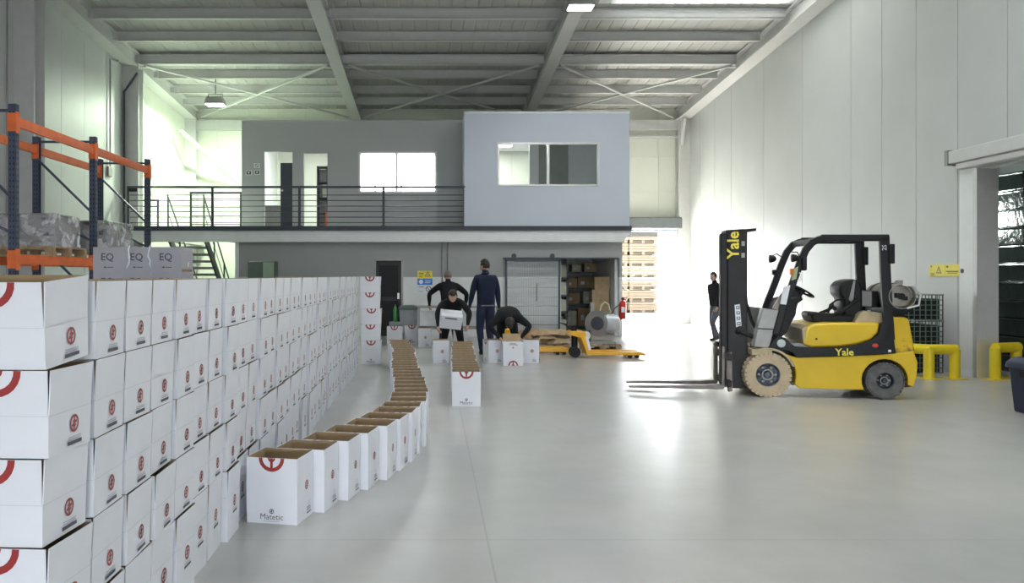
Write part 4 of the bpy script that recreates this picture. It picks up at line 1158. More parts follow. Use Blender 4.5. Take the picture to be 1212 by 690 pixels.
for k, (x, w, z, h) in enumerate(cz):
    b = MB(); b.box(-w / 2, w / 2, -.17, .17, 0, h, 0 if k % 3 else 1); b.quad(-.025, .025, -.17, .17, frame((0, 0, h + .001), (1, 0, 0), (0, 1, 0)), 2)
    b.quad(-w * .3, -w * .05, h * .3, h * .6, frame((0, -.171, 0), (1, 0, 0), (0, 0, 1)), 2)
    o = b.build('store_carton', [m_kraft, m_file, m_whitedec]); o.location = (x + .17, 23.12, z)
    tag(o, 'carton on the back shelf of the store room, %s board, %s' % (['lowest', 'second', 'third', 'top'][k // 2], 'left' if k % 2 == 0 else 'right'), 'box', 'cartons on the back shelf')
for k, (px, z, w, h) in enumerate(((709, 0, .46, .62), (709, .62, .44, .55), (711, 1.17, .40, .34))):
    b = MB(); b.box(-w / 2, w / 2, -.2, .2, 0, h, 0); b.quad(-.03, .03, 0, h, frame((0, -.201, 0), (1, 0, 0), (0, 0, 1)), 1); b.quad(-w * .5, w * .5, h * .5 - .003, h * .5 + .003, frame((0, -.2015, 0), (1, 0, 0), (0, 0, 1)), 2)
    o = b.build('brown_carton', [m_kraft, m_wood, m_brown]); o.location = (X(px, 21.4), 21.4, z)
    tag(o, 'brown carton stacked in the store room doorway, %s' % ['bottom one', 'middle one', 'top one'][k], 'box', 'brown cartons in the store room')
# extinguisher
ex_, ey_ = X(737.5, YW - .1) - .02, YW - .12
t = tag(empty('fire_extinguisher', (ex_, ey_, Z(378, ey_))), 'red fire extinguisher on the end of the lower wall', 'extinguisher')
b = MB(); b.lathe([(.07, 0), (.085, .02), (.085, .40), (.06, .46), (.025, .48), (.025, .5), (.001, .501)], (0, 0, 0), (0, 0, 1), 18); b.build('cylinder', m_extred, t, smooth=40)
b = MB(); b.box(-.03, .03, -.025, .025, .5, .54); b.box(-.02, .12, -.012, .012, .54, .56); b.build('valve', m_black, t)
b = MB(); b.tube([(.03, -.02, .52), (.1, -.04, .48), (.12, -.04, .3), (.1, -.05, .15)], .012, 8); b.build('hose', m_black, t)
b = MB(); b.quad(-.05, .05, .18, .32, frame((0, -.0865, 0), (1, 0, 0), (0, 0, 1))); b.build('label', m_whitedec, t)
MB().box(-.02, .02, .08, .125, .3, .36).build('wall_bracket', m_dark, t)

# pallet jack
jx, jy = X(690, 15.4), 15.3
def pallet_jack(x, y, label, handle=True, rz=0):
    t = tag(empty('pallet_jack', (x, y, 0), rz), label, 'pallet jack', 'yellow pallet jacks')
    for v in (-.19, .19):
        b = MB(); b.prism([(0, .06), (0, .12), (1.0, .12), (1.1, .09), (1.1, .055), (1.0, .06)], v - .075, v + .075, 'y'); b.build('fork', m_pallyel, t, bevel=.008)
        b = MB(); b.cyl((.95, v - .05, .04), (.95, v + .05, .04), .04, n=14); b.cyl((.82, v - .05, .04), (.82, v + .05, .04), .04, n=14); b.build('roller', m_black, t, smooth=40)
    b = MB(); b.prism([(.02, .06), (.08, .06), (-.02, .50), (-.28, .50), (-.32, .44), (-.1, .38)], -.24, .24, 'y'); b.build('mast_frame', m_pallyel, t, bevel=.012)
    b = MB(); b.cyl((-.18, 0, .12), (-.18, 0, .50), .06, n=16); b.cyl((-.18, 0, .5), (-.18, 0, .56), .04, n=12); b.build('pump', m_black, t, smooth=40)
    for v in (-.09, .05):
        b = MB(); b.cyl((-.18, v, .1), (-.18, v + .05, .1), .1, n=20); b.cyl((-.18, v - .002, .1), (-.18, v + .052, .1), .05, n=12); b.build('steer_wheel', m_black, t, smooth=40)
    b = MB(); b.quad(.0, .26, .0, .05, frame((-.02, -.2415, .4), (0.25, 0, -1), (1, 0, .25))); b.build('label', m_whitedec, t)
    if handle:
        b = MB(); b.tube([(-.2, 0, .5), (-.34, .1, .62)], .02, 8); b.tube([(-.34, .1, .62), (-.42, .1, .64), (-.42, -.1, .64), (-.3, -.1, .60), (-.28, 0, .58)], .012, 8); b.build('handle', m_black, t, smooth=40)
    return t
pallet_jack(jx, jy, 'orange yellow pallet jack with forks pointing right in front of the store room')
pallet_jack(X(609, 15.9), 15.95, 'yellow forks of a second pallet jack under the brown paper heap', False)
# brown paper heap on a pallet
px_ = pallet(X(646, 16.6), 16.75, 0, .95, .7, 'wooden pallet with crumpled brown paper left of the pallet jack', None)
rh = random.Random(11)
for k in range(9):
    b = MB(); n = 9; w, d = rh.uniform(.22, .38), rh.uniform(.2, .3)
    vs = []; top = []
    for i in range(n):
        a = 6.283 * i / n; q = rh.uniform(.7, 1.1); vs.append((w * q * math.cos(a), d * q * math.sin(a), rh.uniform(-.01, .02)))
    vs2 = [(v[0] * .6 + rh.uniform(-.04, .04), v[1] * .6, .05 + rh.uniform(0, .06)) for v in vs]
    b.add(vs + vs2 + [(0, 0, .09)], [tuple(reversed(range(n)))] + [(i, (i + 1) % n, n + (i + 1) % n, n + i) for i in range(n)] + [(n + i, n + (i + 1) % n, 2 * n) for i in range(n)])
    o = b.build('crumpled_paper', (m_brown, m_kraft, m_wood)[k % 3]); o.location = (px_.location.x + (-.3, 0, .3)[k % 3] + rh.uniform(-.06, .06), px_.location.y + rh.uniform(-.12, .12), .155 + (k // 3) * .085)
    tag(o, 'crumpled brown paper on the pallet left of the jack, %s %s' % (['bottom', 'middle', 'top'][k // 3], ['left', 'centre', 'right'][k % 3]), 'paper', 'crumpled brown paper heap')
# strapping cart on a pallet
cxs, cys = X(711, 16.6), 16.75
pallet(cxs + .02, cys, 0, .75, .6, 'wooden pallet under the strapping reel cart by the store room', None)
t = tag(empty('strapping_cart', (cxs, cys, .14)), 'steel strapping cart with a large white reel beside the pallet jack', 'cart')
MB().box(-.3, .3, -.2, .2, 0, .05).build('base', m_greymetal, t)
MB().box(-.18, -.1, -.04, .04, .05, .85).build('post', m_greymetal, t)
b = MB(); b.lathe([(.27, 0), (.27, .015), (.2, .02), (.2, .2), (.27, .205), (.27, .22)], (-.06, -.11, .42), (0.55, 1, 0), 28, closed=False); b.build('reel', m_greymetal, t, smooth=40)
b = MB(); b.lathe([(.13, 0), (.14, .006), (.12, .012), (.04, .012), (.001, .014)], (-.06 + .0, -.11, .42), (-.55, -1, 0), 24); b.build('reel_hub', m_dark, t, smooth=40)
b = MB(); b.lathe([(.16, 0), (.19, .01), (.19, .28), (.16, .3)], (.06, -.14, .42), (1, .2, 0), 24); b.build('drum', M('silver_drum', (.62, .64, .68), .35, metal=.4), t, smooth=40)
b = MB(); b.tube([(.0, 0, .6), (.04, 0, .78), (.12, 0, .86), (.2, 0, .8), (.24, 0, .62)], .014, 8); b.build('strap_loop', M('pale_strap', (.7, .68, .5), .5), t, smooth=40)
b = MB(); b.tube([(.22, .1, .5), (.34, .1, .72), (.44, .1, .80)], .012, 6); b.build('crank', m_dark, t)
MB().box(-.42, -.2, -.12, .08, .05, .28).build('tool_tray', m_dark, t, bevel=.01)
b = MB(); b.lathe([(.09, 0), (.09, .02), (.05, .03), (.05, .12), (.09, .13), (.09, .15)], (-.3, -.16, .17), (0, 1, 0), 18); b.build('small_reel', m_alu, t, smooth=40)

# ================================================================== OUTSIDE: crates stacked in the yard
cr = []
b = MB(); b.box(-.56, .56, -.56, .56, .0, .04, 1); b.box(-.54, .54, -.54, .54, .04, .12, 1)
for k in range(3): b.box(-.6, .6, -.6, .6, .13 + k * .115, .235 + k * .115, 0)
for u in (-.5, 0, .5): b.box(u - .06, u + .06, -.58, .58, .0, .13, 0)
cme = b.mesh('crate', [m_crate, m_cratedk])
for c in range(2):
    for l in range(7):
        o = bpy.data.objects.new('wooden_crate', cme); C.objects.link(o); o.location = (7.55 + c * 1.23, 34 + c * .05, -.02 + l * .485); o.rotation_euler = (0, 0, R(rs.uniform(-1, 1)))
        tag(o, 'wooden crate in the yard beyond the roller door, %s column, %s from the ground' % (['left', 'right'][c], nth(l)), 'crate', 'stacked crates in the yard')

# ================================================================== RIGHT WALL THINGS
for k in range(2):
    y1 = 8.28 * F / ((1098, 1116.5)[k] - CX); y0 = 8.28 * F / ((1116, 1134)[k] - CX)
    t = tag(empty('warning_sign', (XR, (y0 + y1) / 2, 1.635)), ['yellow warning sign with black triangle left of the cold store door', 'yellow text sign beside the warning triangle sign'][k], 'sign', 'yellow signs on the right wall')
    hw2 = (y1 - y0) / 2; b = MB(); b.box(-.012, 0, -hw2, hw2, -.095, .095); b.build('plate', m_decal, t)
    b = MB(); mt = frame((-.0135, 0, 0), (0, -1, 0), (0, 0, 1))
    if k == 0: tri(b, mt, .05, -.01, .08, 0); b.quad(-.16, -.06, -.06, -.05, mt); b.quad(-.16, -.06, -.08, -.072, mt); b.quad(-.16, -.13, .05, .075, mt)
    else: b.quad(-.15, .15, -.03, -.012, mt); b.quad(-.15, -.1, .04, .07, mt); b.quad(-.12, .12, -.055, -.045, mt)
    b.build('print', m_ink, t)
t = tag(empty('switch_box', (XR, 12.52, 1.62)), 'small black and grey switch box beside the cold store jamb', 'switch')
MB().box(-.06, 0, -.07, .07, -.07, .07).build('housing', m_greymetal, t, bevel=.008); MB().cyl((-.08, .01, 0), (-.06, .01, 0), .035).build('button', m_black, t)
t = tag(empty('socket_box', (XR, 12.52, 1.15)), 'small pale socket box low beside the cold store jamb', 'socket')
MB().box(-.05, 0, -.06, .06, -.07, .07).build('housing', m_alu, t, bevel=.008); MB().box(-.06, -.05, -.03, .03, -.03, .03).build('cover', m_white, t)
def bollard_guard(pts, legs, label, r=.075):
    t = tag(empty('bollard_guard', (pts[0][0], pts[0][1], 0)), label, 'guard', 'yellow tube guards by the cold store')
    o0 = Vector(t.location)
    b = MB(); b.tube([Vector(p) - o0 for p in pts], r, 16); b.build('top_tube', m_safety, t, smooth=40)
    for (x, y, h) in legs:
        b = MB(); b.cyl(Vector((x, y, .008)) - o0, Vector((x, y, h)) - o0, r, n=16); b.build('leg', m_safety, t, smooth=40)
        b = MB(); p = Vector((x, y, 0)) - o0; b.box(p.x - .13, p.x + .13, p.y - .13, p.y + .13, 0, .012); b.build('base_plate', m_safety, t)
    return t
Yb = 12.1
h1 = Z(413.5, Yb)
xa, xb2 = X(1099.5, Yb), X(1130, Yb)
bollard_guard([(xa - .25, 12.42, h1), (xa, Yb, h1), (xb2 + .02, Yb, h1)], [(xa, Yb, h1), (xb2 - .0, Yb, h1), (xa - .25, 12.42, h1)], 'yellow tube guard standing left of the cold store door')
xa = X(1178, 12.0)
bollard_guard([(xa, 12.0, h1 + .03), (xa + .45, 12.15, h1 + .03)], [(xa, 12.0, h1 + .03), (xa + .42, 12.15, h1 + .03)], 'yellow tube guard in front of the open cold store doorway')
# wire crates behind the forklift
def wire_crate(x, y, z, label):
    t = tag(empty('wire_crate', (x, y, z)), label, 'crate', 'dark wire crates behind the forklift'); w, d, h = .36, .36, .40
    b = MB()
    for k in range(9):
        u = -w + 2 * w * k / 8
        for s in (-d, d): b.box(u - .006, u + .006, s - .006, s + .006, 0, h)
        for s in (-w, w): b.box(s - .006, s + .006, u - .006, u + .006, 0, h)
    for k in range(6):
        z_ = h * k / 5
        for s in (-d, d): b.box(-w, w, s - .007, s + .007, z_ - .006, z_ + .006)
        for s in (-w, w): b.box(s - .007, s + .007, -d, d, z_ - .006, z_ + .006)
    b.build('wire_grid', m_dkgreen, t)
    MB().box(-w + .03, w - .03, -d + .03, d - .03, 0.01, h * .85).build('contents', m_black, t, bevel=.02)
    for u in (-w, w): MB().box(u - .015, u + .015, -d - .01, d + .01, h - .01, h + .012).build('rim', m_greymetal, t)
    return t
for k in range(3): wire_crate(X(1084, 12.9), 13.15, k * .42, 'dark wire crate behind the forklift, %s of the stack' % ['bottom', 'middle', 'top'][k])
# wrapped goods in the cold store
for c in range(3):
    for l in range(11):
        b = MB(); b.box(-.5, .5, -.62, .62, 0, .28)
        b.box(-.54, .54, -.66, .66, .25, .285)
        o = b.build('wrapped_crate', m_shiny, bevel=.02); o.location = (9.75 + rs.uniform(-.02, .02), 13.2 - c * 1.36, .0 + l * .29)
        tag(o, 'black film wrapped crate in the cold store, %s pile, %s up' % (['far', 'middle', 'near'][c], nth(l)), 'crate', 'black wrapped crates in the cold store')
t = tag(empty('added_glint_lamp', (XR + .24, 14.0, 2.5)), 'unseen lamp added inside the cold store to put glints on the black crates', 'lamp')  # unseen lamp, added only for glints on the black crates
MB().box(-.02, .05, -.1, .1, -.3, .3).build('housing', m_greymetal, t, bevel=.01); MB().box(.05, .09, -.08, .08, -.27, .27).build('lens', m_panelight, t, bevel=.02)
l_ = bpy.data.lights.new('added_glint_light', 'AREA'); l_.shape = 'RECTANGLE'; l_.size = .5; l_.size_y = .16; l_.energy = 40; l_.color = (.85, 1, .93)
o = bpy.data.objects.new('added_glint_light', l_); C.objects.link(o); o.parent = t; o.location = (.11, 0, 0); o.rotation_euler = (0, R(-90), 0)
# navy tote at the right edge
t = tag(empty('navy_tote', (7.0, 8.9, 0)), 'dark navy plastic tote at the right edge of the floor', 'tote')
b = MB(); b.prism([(-.36, .0), (.36, .0), (.42, .5), (-.42, .5)], -.3, .3, 'y'); b.build('body', m_navyplastic, t, bevel=.02)
b = MB(); b.prism([(-.45, .5), (.45, .5), (.43, .57), (.3, .64), (-.36, .62), (-.43, .57)], -.33, .33, 'y'); b.build('lid', m_navyplastic, t, bevel=.02)
for u in (-.43, .43): MB().box(u - .02, u + .02, -.08, .08, .42, .48).build('handle', m_black, t)

# ================================================================== FORKLIFT
PSI = R(9); OX, OY = 4.265, 10.25
cps, sps = math.cos(PSI), math.sin(PSI)
def flp(px, py, ly=0.0):
    k = (px - CX) / F
    lx = (k * (OY + ly * cps) - OX - ly * sps) / (cps + k * sps)
    return lx, EYE + (H0 - py) * (OY - lx * sps + ly * cps) / F
def z6(zx, zy, ly=0.0):               # from the enlarged view of the truck
    return flp(740 + zx / 2.876, 250 + zy / 2.876, ly)
def pz6(pts, ly=0.0): return [z6(a, b, ly) for a, b in pts]
fk = tag(empty('forklift', (OX, OY, 0), -PSI), 'yellow and black forklift truck with gas tank, forks pointing left', 'forklift')
RC = z6(888, 583); RR = .27; FC = z6(486, 564)
RC = (RC[0], .235); FC = (FC[0], .285)
def arc(c, r, a0, a1, n): return [(c[0] + r * math.cos(R(a0 + (a1 - a0) * i / n)), c[1] + r * math.sin(R(a0 + (a1 - a0) * i / n))) for i in range(n + 1)]
W = 1.02
# chassis with the rear wheel arch and the front arch cut in
low = z6(700, 607)[1]
pts = pz6([(585, 498), (700, 496), (850, 490), (925, 484), (985, 478), (1000, 515), (997, 560), (985, 600)])
pts += arc(RC, RR, -10, 190, 14)
pts += [(z6(818, 600)[0], low), (z6(600, 600)[0], low), z6(580, 592)]
pts += [p for p in arc(FC, .345, 0, 50, 5)]
b = MB(); b.prism(pts, .03, .2, 'y'); b.prism(pts, W - .17, W, 'y'); b.build('chassis', m_yellow, fk, bevel=.012)
b = MB(); b.box(z6(585, 500)[0], RC[0] - .3, .2, W - .17, low + .02, z6(700, 496)[1]); b.box(RC[0] - .3, z6(985, 500)[0] - .03, .3, W - .27, .2, z6(925, 484)[1])
b.box(FC[0] - .05, z6(585, 500)[0], .25, W - .25, .22, .62)
b.build('underframe', m_blacksteel, fk)
blk = pz6([(487, 470), (505, 440), (520, 426), (545, 430), (562, 448), (580, 461), (640, 466), (720, 464), (790, 456), (840, 440), (866, 418), (872, 385), (905, 370), (915, 420), (924, 484), (850, 490), (700, 496), (585, 498), (570, 482), (540, 472)])
b = MB(); b.prism(blk, .015, .12, 'y'); b.prism(blk, W - .09, W + .015, 'y'); b.build('side_panel', m_blacksteel, fk, bevel=.01)
b = MB(); q = pz6([(560, 452), (645, 452), (645, 470), (560, 470)]); b.prism(q, .1, W - .08, 'y'); b.build('floor_plate', m_greymetal, fk)
hood = pz6([(610, 455), (616, 412), (626, 393), (645, 384), (700, 380), (800, 380), (874, 381), (868, 415), (842, 440), (790, 456), (720, 464), (640, 466)])
b = MB(); b.prism(hood, .05, W - .05, 'y'); b.build('hood', m_yellow, fk, bevel=.035, seg=4, smooth=50)
b = MB(); q = pz6([(776, 384), (792, 352), (806, 340), (875, 345), (878, 384)], .2); b.prism(q, .16, W - .16, 'y'); b.build('rear_cover', m_cream, fk, bevel=.02)
b = MB(); q = pz6([(606, 402), (624, 390), (622, 450), (612, 452)]); b.prism(q, .06, W - .06, 'y'); b.build('hood_front', m_cream, fk, bevel=.008)
b = MB(); q = z6(655, 436); b.cyl((q[0], .048, q[1]), (q[0], .055, q[1]), .014); b.build('hood_latch', m_black, fk)
cw = pz6([(905, 360), (958, 361), (974, 368), (988, 440), (1000, 515), (997, 560), (985, 600), (958, 604)]) + arc(RC, RR, -8, 60, 5) + pz6([(924, 484), (915, 420)])
b = MB(); b.prism(cw, .06, W - .03, 'y'); b.build('counterweight', m_wornyel, fk, bevel=.03, seg=3, smooth=50)
# lettering on the side
c = z6(748, 481); b = MB(); b.text('Yale', .125, frame((c[0], .0125, c[1]), (1, 0, .02), (-.02, 0, 1)), bold=.022); b.build('lettering', m_decal, fk)
c = z6(853, 458); b = MB(); b.ball((c[0], .012, c[1]), (.04, .012, .028), 12); b.build('side_reflector', M('red_reflector', (.55, .06, .03), .25), fk, smooth=60)
c = z6(901, 476); b = MB(); b.box(c[0] - .015, c[0] + .015, .0, .02, c[1] - .015, c[1] + .015); b.build('pale_clip', m_whitedec, fk)
c = z6(532, 450); b = MB(); b.cyl((c[0], .004, c[1]), (c[0], .03, c[1]), .052, n=20); b.build('round_badge', M('badge_grey', (.55, .62, .62), .35), fk, bevel=.004)
# wheels
def wheel(c, r, w, ly, rim_r, mats, lug, out):
    t = MB(); cx, cz = c
    prof = [(rim_r, 0), (rim_r + .01, 0), (r * .9, .0), (r * .965, w * .1), (r * .985, w * .5), (r * .965, w * .9), (r * .9, w), (rim_r, w)]
    o = (cx, ly, cz); t.lathe(prof, o, (0, 1, 0), 36, closed=True)
    n = 30
    for k in range(n):
        a = 2 * math.pi * k / n; ca, sa = math.cos(a), math.sin(a)
        for v0, v1, off in ((-.004, w * .55, 0), (w * .45, w + .004, .5)):
            a2 = a + off * 2 * math.pi / n; M4 = Matrix.Translation((cx, ly, cz)) @ Matrix.Rotation(-a2, 4, 'Y')
            t.box(r * .86 if lug else r * .93, r * 1.0, v0, v1, -r * .075, r * .075, 0, M4)
    tyre = t.build('tyre', mats[0], fk, smooth=35)
    h = MB(); s = 1 if out else -1
    y0 = ly + .02 if out else ly + w - .02
    pr = [(rim_r + .004, 0), (rim_r * .93, .0), (rim_r * .86, .05 * s), (rim_r * .5, .06 * s), (rim_r * .46, .03 * s), (rim_r * .3, .02 * s), (rim_r * .26, -.015 * s), (.001, -.018 * s)]
    h.lathe(pr, (cx, y0, cz), (0, 1, 0), 28, caps=False)
    rim = h.build('rim', mats[1], tyre, smooth=35)
    nb = MB()
    for k in range(6):
        a = 2 * math.pi * k / 6; x, z = cx + rim_r * .66 * math.cos(a), cz + rim_r * .66 * math.sin(a)
        nb.cyl((x, y0 + .055 * s, z), (x, y0 + .025 * s, z), rim_r * .11, n=6)
    nb.lathe([(rim_r * .36, .0), (rim_r * .48, .0), (rim_r * .48, .012 * s), (rim_r * .36, .012 * s)], (cx, y0 + .012 * s, cz), (0, 1, 0), 24, closed=True)
    nb.build('wheel_nuts', m_greymetal, tyre)
m_rim = M('dusty_rim', (.10, .115, .145), .5, var=.7, scale=16)
wheel(FC, .285, .2, -.01, .15, (m_tyre, m_rim), True, True)
wheel(FC, .285, .2, W - .17, .15, (m_tyre, m_rim), True, False)
wheel(RC, .228, .17, .02, .105, (m_tyre2, m_hub), False, True)
wheel(RC, .228, .17, W - .17, .105, (m_tyre2, m_hub), False, False)
# front fender
b = MB()
a = arc(FC, .315, 20, 112, 14); a2 = arc(FC, .345, 20, 112, 14)
b.prism(a + list(reversed(a2)), .0, .26, 'y'); b.prism(a + list(reversed(a2)), W - .24, W + .01, 'y')
q = pz6([(430, 470), (500, 468), (500, 486), (432, 490)]); b.prism(q, .0, .26, 'y')
b.build('front_fender', m_cream, fk, bevel=.006)
# cowl, dashboard, front panel
b = MB(); q = pz6([(487, 470), (505, 400), (528, 330), (545, 300), (590, 290), (578, 330), (575, 352), (560, 380), (545, 412), (530, 425), (512, 440)], .2); b.prism(q, .12, W - .12, 'y'); b.build('cowl', m_black, fk, bevel=.015)
q = pz6([(560, 262), (580, 268), (600, 300), (572, 320), (545, 315)], .4); b = MB(); b.prism(q, .3, .7, 'y'); b.build('dashboard', m_black, fk, bevel=.02)
b = MB(); q = pz6([(468, 330), (524, 338), (490, 466), (438, 462), (450, 395)], .05); b.prism(q, .04, .2, 'y'); b.build('front_panel', m_greymetal, fk, bevel=.012); b = MB(); b.prism(q, W - .2, W - .04, 'y'); b.build('front_panel', m_greymetal, fk, bevel=.012)
b = MB(); q = pz6([(450, 397), (506, 400), (504, 404), (449, 401)], .05); b.prism(q, .034, .042, 'y'); b.build('panel_seam', m_black, fk)
b = MB(); q = pz6([(500, 330), (525, 285), (545, 262), (552, 275), (528, 338)], .15); b.prism(q, .12, .15, 'y'); b.build('wind_panel', m_tank, fk)
# overhead guard: two front pillars, side beams, rear pillars, roof bars
GY0, GY1 = .05, .90
def pillar_path(pts, ly, w, d, name, mat=m_blacksteel):
    P3 = [Vector((z6(a, c_, 0)[0], ly, z6(a, c_, 0)[1])) for a, c_ in pts]
    b = MB()
    # rectangular sweep in the xz plane with mitred corners
    N = len(P3); L = []; Rr = []
    for i, p in enumerate(P3):
        d0 = (P3[i] - P3[i - 1]).normalized() if i else (P3[1] - P3[0]).normalized()
        d1 = (P3[i + 1] - P3[i]).normalized() if i < N - 1 else d0
        t = (d0 + d1).normalized(); n = Vector((-t.z, 0, t.x)); m = 1 / max(.5, n.dot(Vector((-d0.z, 0, d0.x))))
        L.append(p + n * (w / 2) * m); Rr.append(p - n * (w / 2) * m)
    poly = [(p.x, p.z) for p in L] + [(p.x, p.z) for p in reversed(Rr)]
    b.prism(poly, ly - d / 2, ly + d / 2, 'y')
    return b.build(name, mat, fk, bevel=.012)
front = [(515, 420), (540, 330), (572, 250), (598, 178), (618, 132), (640, 106), (664, 95), (690, 91)]
for ly in (GY0, GY1): pillar_path(front, ly, .085, .07, 'front_pillar')
for ly in (GY0, GY1): pillar_path([(670, 90), (780, 90), (902, 90)], ly, .085, .07, 'roof_beam')
for ly in (GY0, GY1): pillar_path([(886, 84), (890, 200), (897, 330), (905, 440)], ly, .115, .07, 'rear_pillar')
xr = [z6(q, 90)[0] for q in (640, 700, 745, 790, 835, 893)]; zt_ = z6(800, 86)[1]
for i, x in enumerate(xr):
    MB().box(x - .02, x + .02, GY0, GY1, zt_ - .03 if i else zt_ - .1, zt_ + .015 if i else zt_ - .02).build('roof_bar', m_blacksteel, fk, bevel=.006)
# work lights and mirrors on the guard
def lamp_at(p, r, d=(-1, 0, 0)):
    p = Vector(p); d = Vector(d).normalized(); b = MB(); b.lathe([(.01, .09), (r * .7, .07), (r, .02), (r, 0), (r * .92, -.004), (.001, -.008)], p, -d, 18); return b
far_p = (z6(607, 155)[0] - .20, z6(490, 162, .85)[1]); near_p = z6(558, 160, .1)
lamp_at((far_p[0], .85, far_p[1]), .055).build('work_light', m_black, fk, smooth=40)
lamp_at((near_p[0], -.02, near_p[1]), .05).build('work_light', m_black, fk, smooth=40)
b = MB(); p1 = z6(606, 158); b.tube([(far_p[0] + .03, .85, far_p[1] + .04), (far_p[0] + .1, .87, far_p[1] + .07), (p1[0] + .01, .9, p1[1])], .007, 6); b.build('light_arm', m_black, fk)
b = MB(); p0 = z6(565, 140, .1); p1 = z6(590, 160, .1); b.tube([(p0[0] - .02, -.01, p0[1]), ((p0[0] + p1[0]) / 2, 0, p0[1]), (p1[0] + .02, .03, p1[1] - .03)], .007, 6); b.build('light_arm', m_black, fk)
p = z6(560, 206, .1); MB().box(p[0] - .025, p[0] + .025, -.02, .04, p[1] - .04, p[1] + .04).build('indicator', m_amber, fk, bevel=.008)
p = (z6(585, 208)[0] - .055, z6(496, 208, .85)[1]); MB().box(p[0] - .03, p[0] + .03, .84, .9, p[1] - .035, p[1] + .035).build('indicator', m_black, fk, bevel=.008)
b = MB(); q = pz6([(575, 195), (590, 188), (583, 230), (566, 236)]); b.prism(q, .005, .014, 'y'); b.build('green_decal', M('pale_green_decal', (.42, .5, .3), .5), fk)
b = MB(); q = pz6([(538, 258), (562, 252), (548, 318), (528, 316)]); b.prism(q, -.004, .01, 'y'); b.build('paper_sheet', m_whitedec, fk)
b = MB(); b.tube([(z6(592, 210)[0], 0, z6(592, 210)[1]), (z6(602, 212)[0], -.01, z6(602, 212)[1]), (z6(598, 238)[0], -.01, z6(598, 238)[1]), (z6(586, 236)[0], 0, z6(586, 236)[1])], .009, 8); b.build('grab_handle', m_alu, fk)
p = z6(608, 178); MB().box(p[0] - .03, p[0] + .035, -.03, .04, p[1] - .09, p[1] + .09).build('side_mirror', m_black, fk, bevel=.02)
for ly, (a, c_) in ((GY0, (905, 144)), (GY1, (811, 152))):
    p = z6(a, c_, 0 if ly < .5 else .9); MB().box(p[0] - .025, p[0] + .045, ly - .06, ly + .05, p[1] - .125, p[1] + .12).build('rear_light', m_black, fk, bevel=.012)
p = z6(884, 124); b = MB(); b.text('2S', .075, frame((p[0], .012, p[1]), (0, 0, 1), (-1, 0, 0))); b.build('number', m_whitedec, fk)
# steering wheel
p = z6(600, 271, .45); ctr = Vector((p[0], .42, p[1])); nrm = Vector((.55, 0, .9)).normalized(); u_ = Vector((0, 1, 0)); v_ = nrm.cross(u_)
b = MB(); b.tube([ctr + (u_ * math.cos(t * math.pi / 12) + v_ * math.sin(t * math.pi / 12)) * .155 for t in range(24)], .014, 8, closed=True)
for k in range(3):
    t = 2.1 * k; b.bar(ctr - nrm * .02, ctr + (u_ * math.cos(t) + v_ * math.sin(t)) * .15, .02, .012)
b.cyl(ctr - nrm * .03, ctr + nrm * .015, .04); b.cyl(ctr - nrm * .3, ctr, .03)
b.build('steering_wheel', m_black, fk, smooth=40)
# seat
SL_ = .3
b = MB(); q = pz6([(628, 352), (640, 342), (700, 350), (770, 352), (800, 358), (795, 376), (740, 382), (640, 378)], SL_); b.prism(q, .27, .73, 'y'); b.build('seat_cushion', m_black, fk, bevel=.025, seg=3, smooth=50)
b = MB(); q = pz6([(742, 345), (746, 300), (730, 282), (729, 256), (745, 238), (775, 231), (798, 236), (808, 262), (808, 345), (790, 362), (755, 364)], SL_); b.prism(q, .29, .71, 'y'); b.build('seat_back', m_black, fk, bevel=.03, seg=3, smooth=50)
b = MB(); q = pz6([(776, 236), (782, 236), (775, 300), (768, 310), (760, 300)], SL_); b.prism(q, .283, .292, 'y'); b.build('seat_piping', m_greymetal, fk)
for ly in (.24, .76):
    P3 = [z6(a, c_, SL_) for a, c_ in ((790, 298), (760, 318), (730, 342), (700, 352))]
    b = MB(); b.tube([(p[0], ly, p[1]) for p in P3], [.018, .024, .024, .018], 8); b.build('armrest', m_black, fk, smooth=40)
b = MB(); P3 = [z6(a, c_, SL_) for a, c_ in ((684, 345), (690, 318), (712, 302), (738, 300))]; b.tube([(p[0], .22, p[1]) for p in P3], .013, 8); p = z6(705, 330, SL_); b.ball((p[0], .22, p[1]), .026, 10); b.build('hip_restraint', m_black, fk, smooth=40)
b = MB(); p = z6(622, 349, SL_); b.cyl((p[0] - .02, .26, p[1]), (p[0] + .02, .26, p[1]), .02); P3 = z6(650, 352, SL_); b.cyl((p[0], .26, p[1]), (P3[0], .28, P3[1]), .014); b.build('seat_lever', m_black, fk)
b = MB(); q = pz6([(650, 376), (790, 376), (770, 386), (665, 386)], SL_); b.prism(q, .3, .7, 'y'); b.build('seat_base', m_black, fk)
# gas tank across the rear
p = z6(953, 290, -.02); tz = p[1]; tx = p[0] - .02
b = MB(); b.lathe([(.05, 0), (.13, .01), (.155, .05), (.16, .1), (.16, .68), (.155, .73), (.13, .77), (.001, .78)], (tx, .07, tz), (0, 1, 0), 28); tank = b.build('gas_tank', m_tank, fk, smooth=40)
b = MB(); b.lathe([(.15, 0), (.158, 0), (.158, .09), (.15, .09)], (tx, .0, tz), (0, 1, 0), 28, closed=True); b.build('collar', m_tank, tank, smooth=40)
b = MB(); b.cyl((tx, .07, tz), (tx, .02, tz), .04); b.box(tx - .07, tx - .03, .02, .07, tz - .02, tz + .04); b.box(tx + .03, tx + .07, .03, .07, tz - .05, tz); b.build('valve', m_black, tank)
b = MB(); b.tube([(tx, .0, tz + .14), (tx + .10, -.03, tz + .13), (tx + .19, -.04, tz + .02), (tx + .17, -.03, tz - .11), (tx + .05, 0, tz - .15)], .012, 8); b.build('gas_hose', m_mesh, tank, smooth=40)
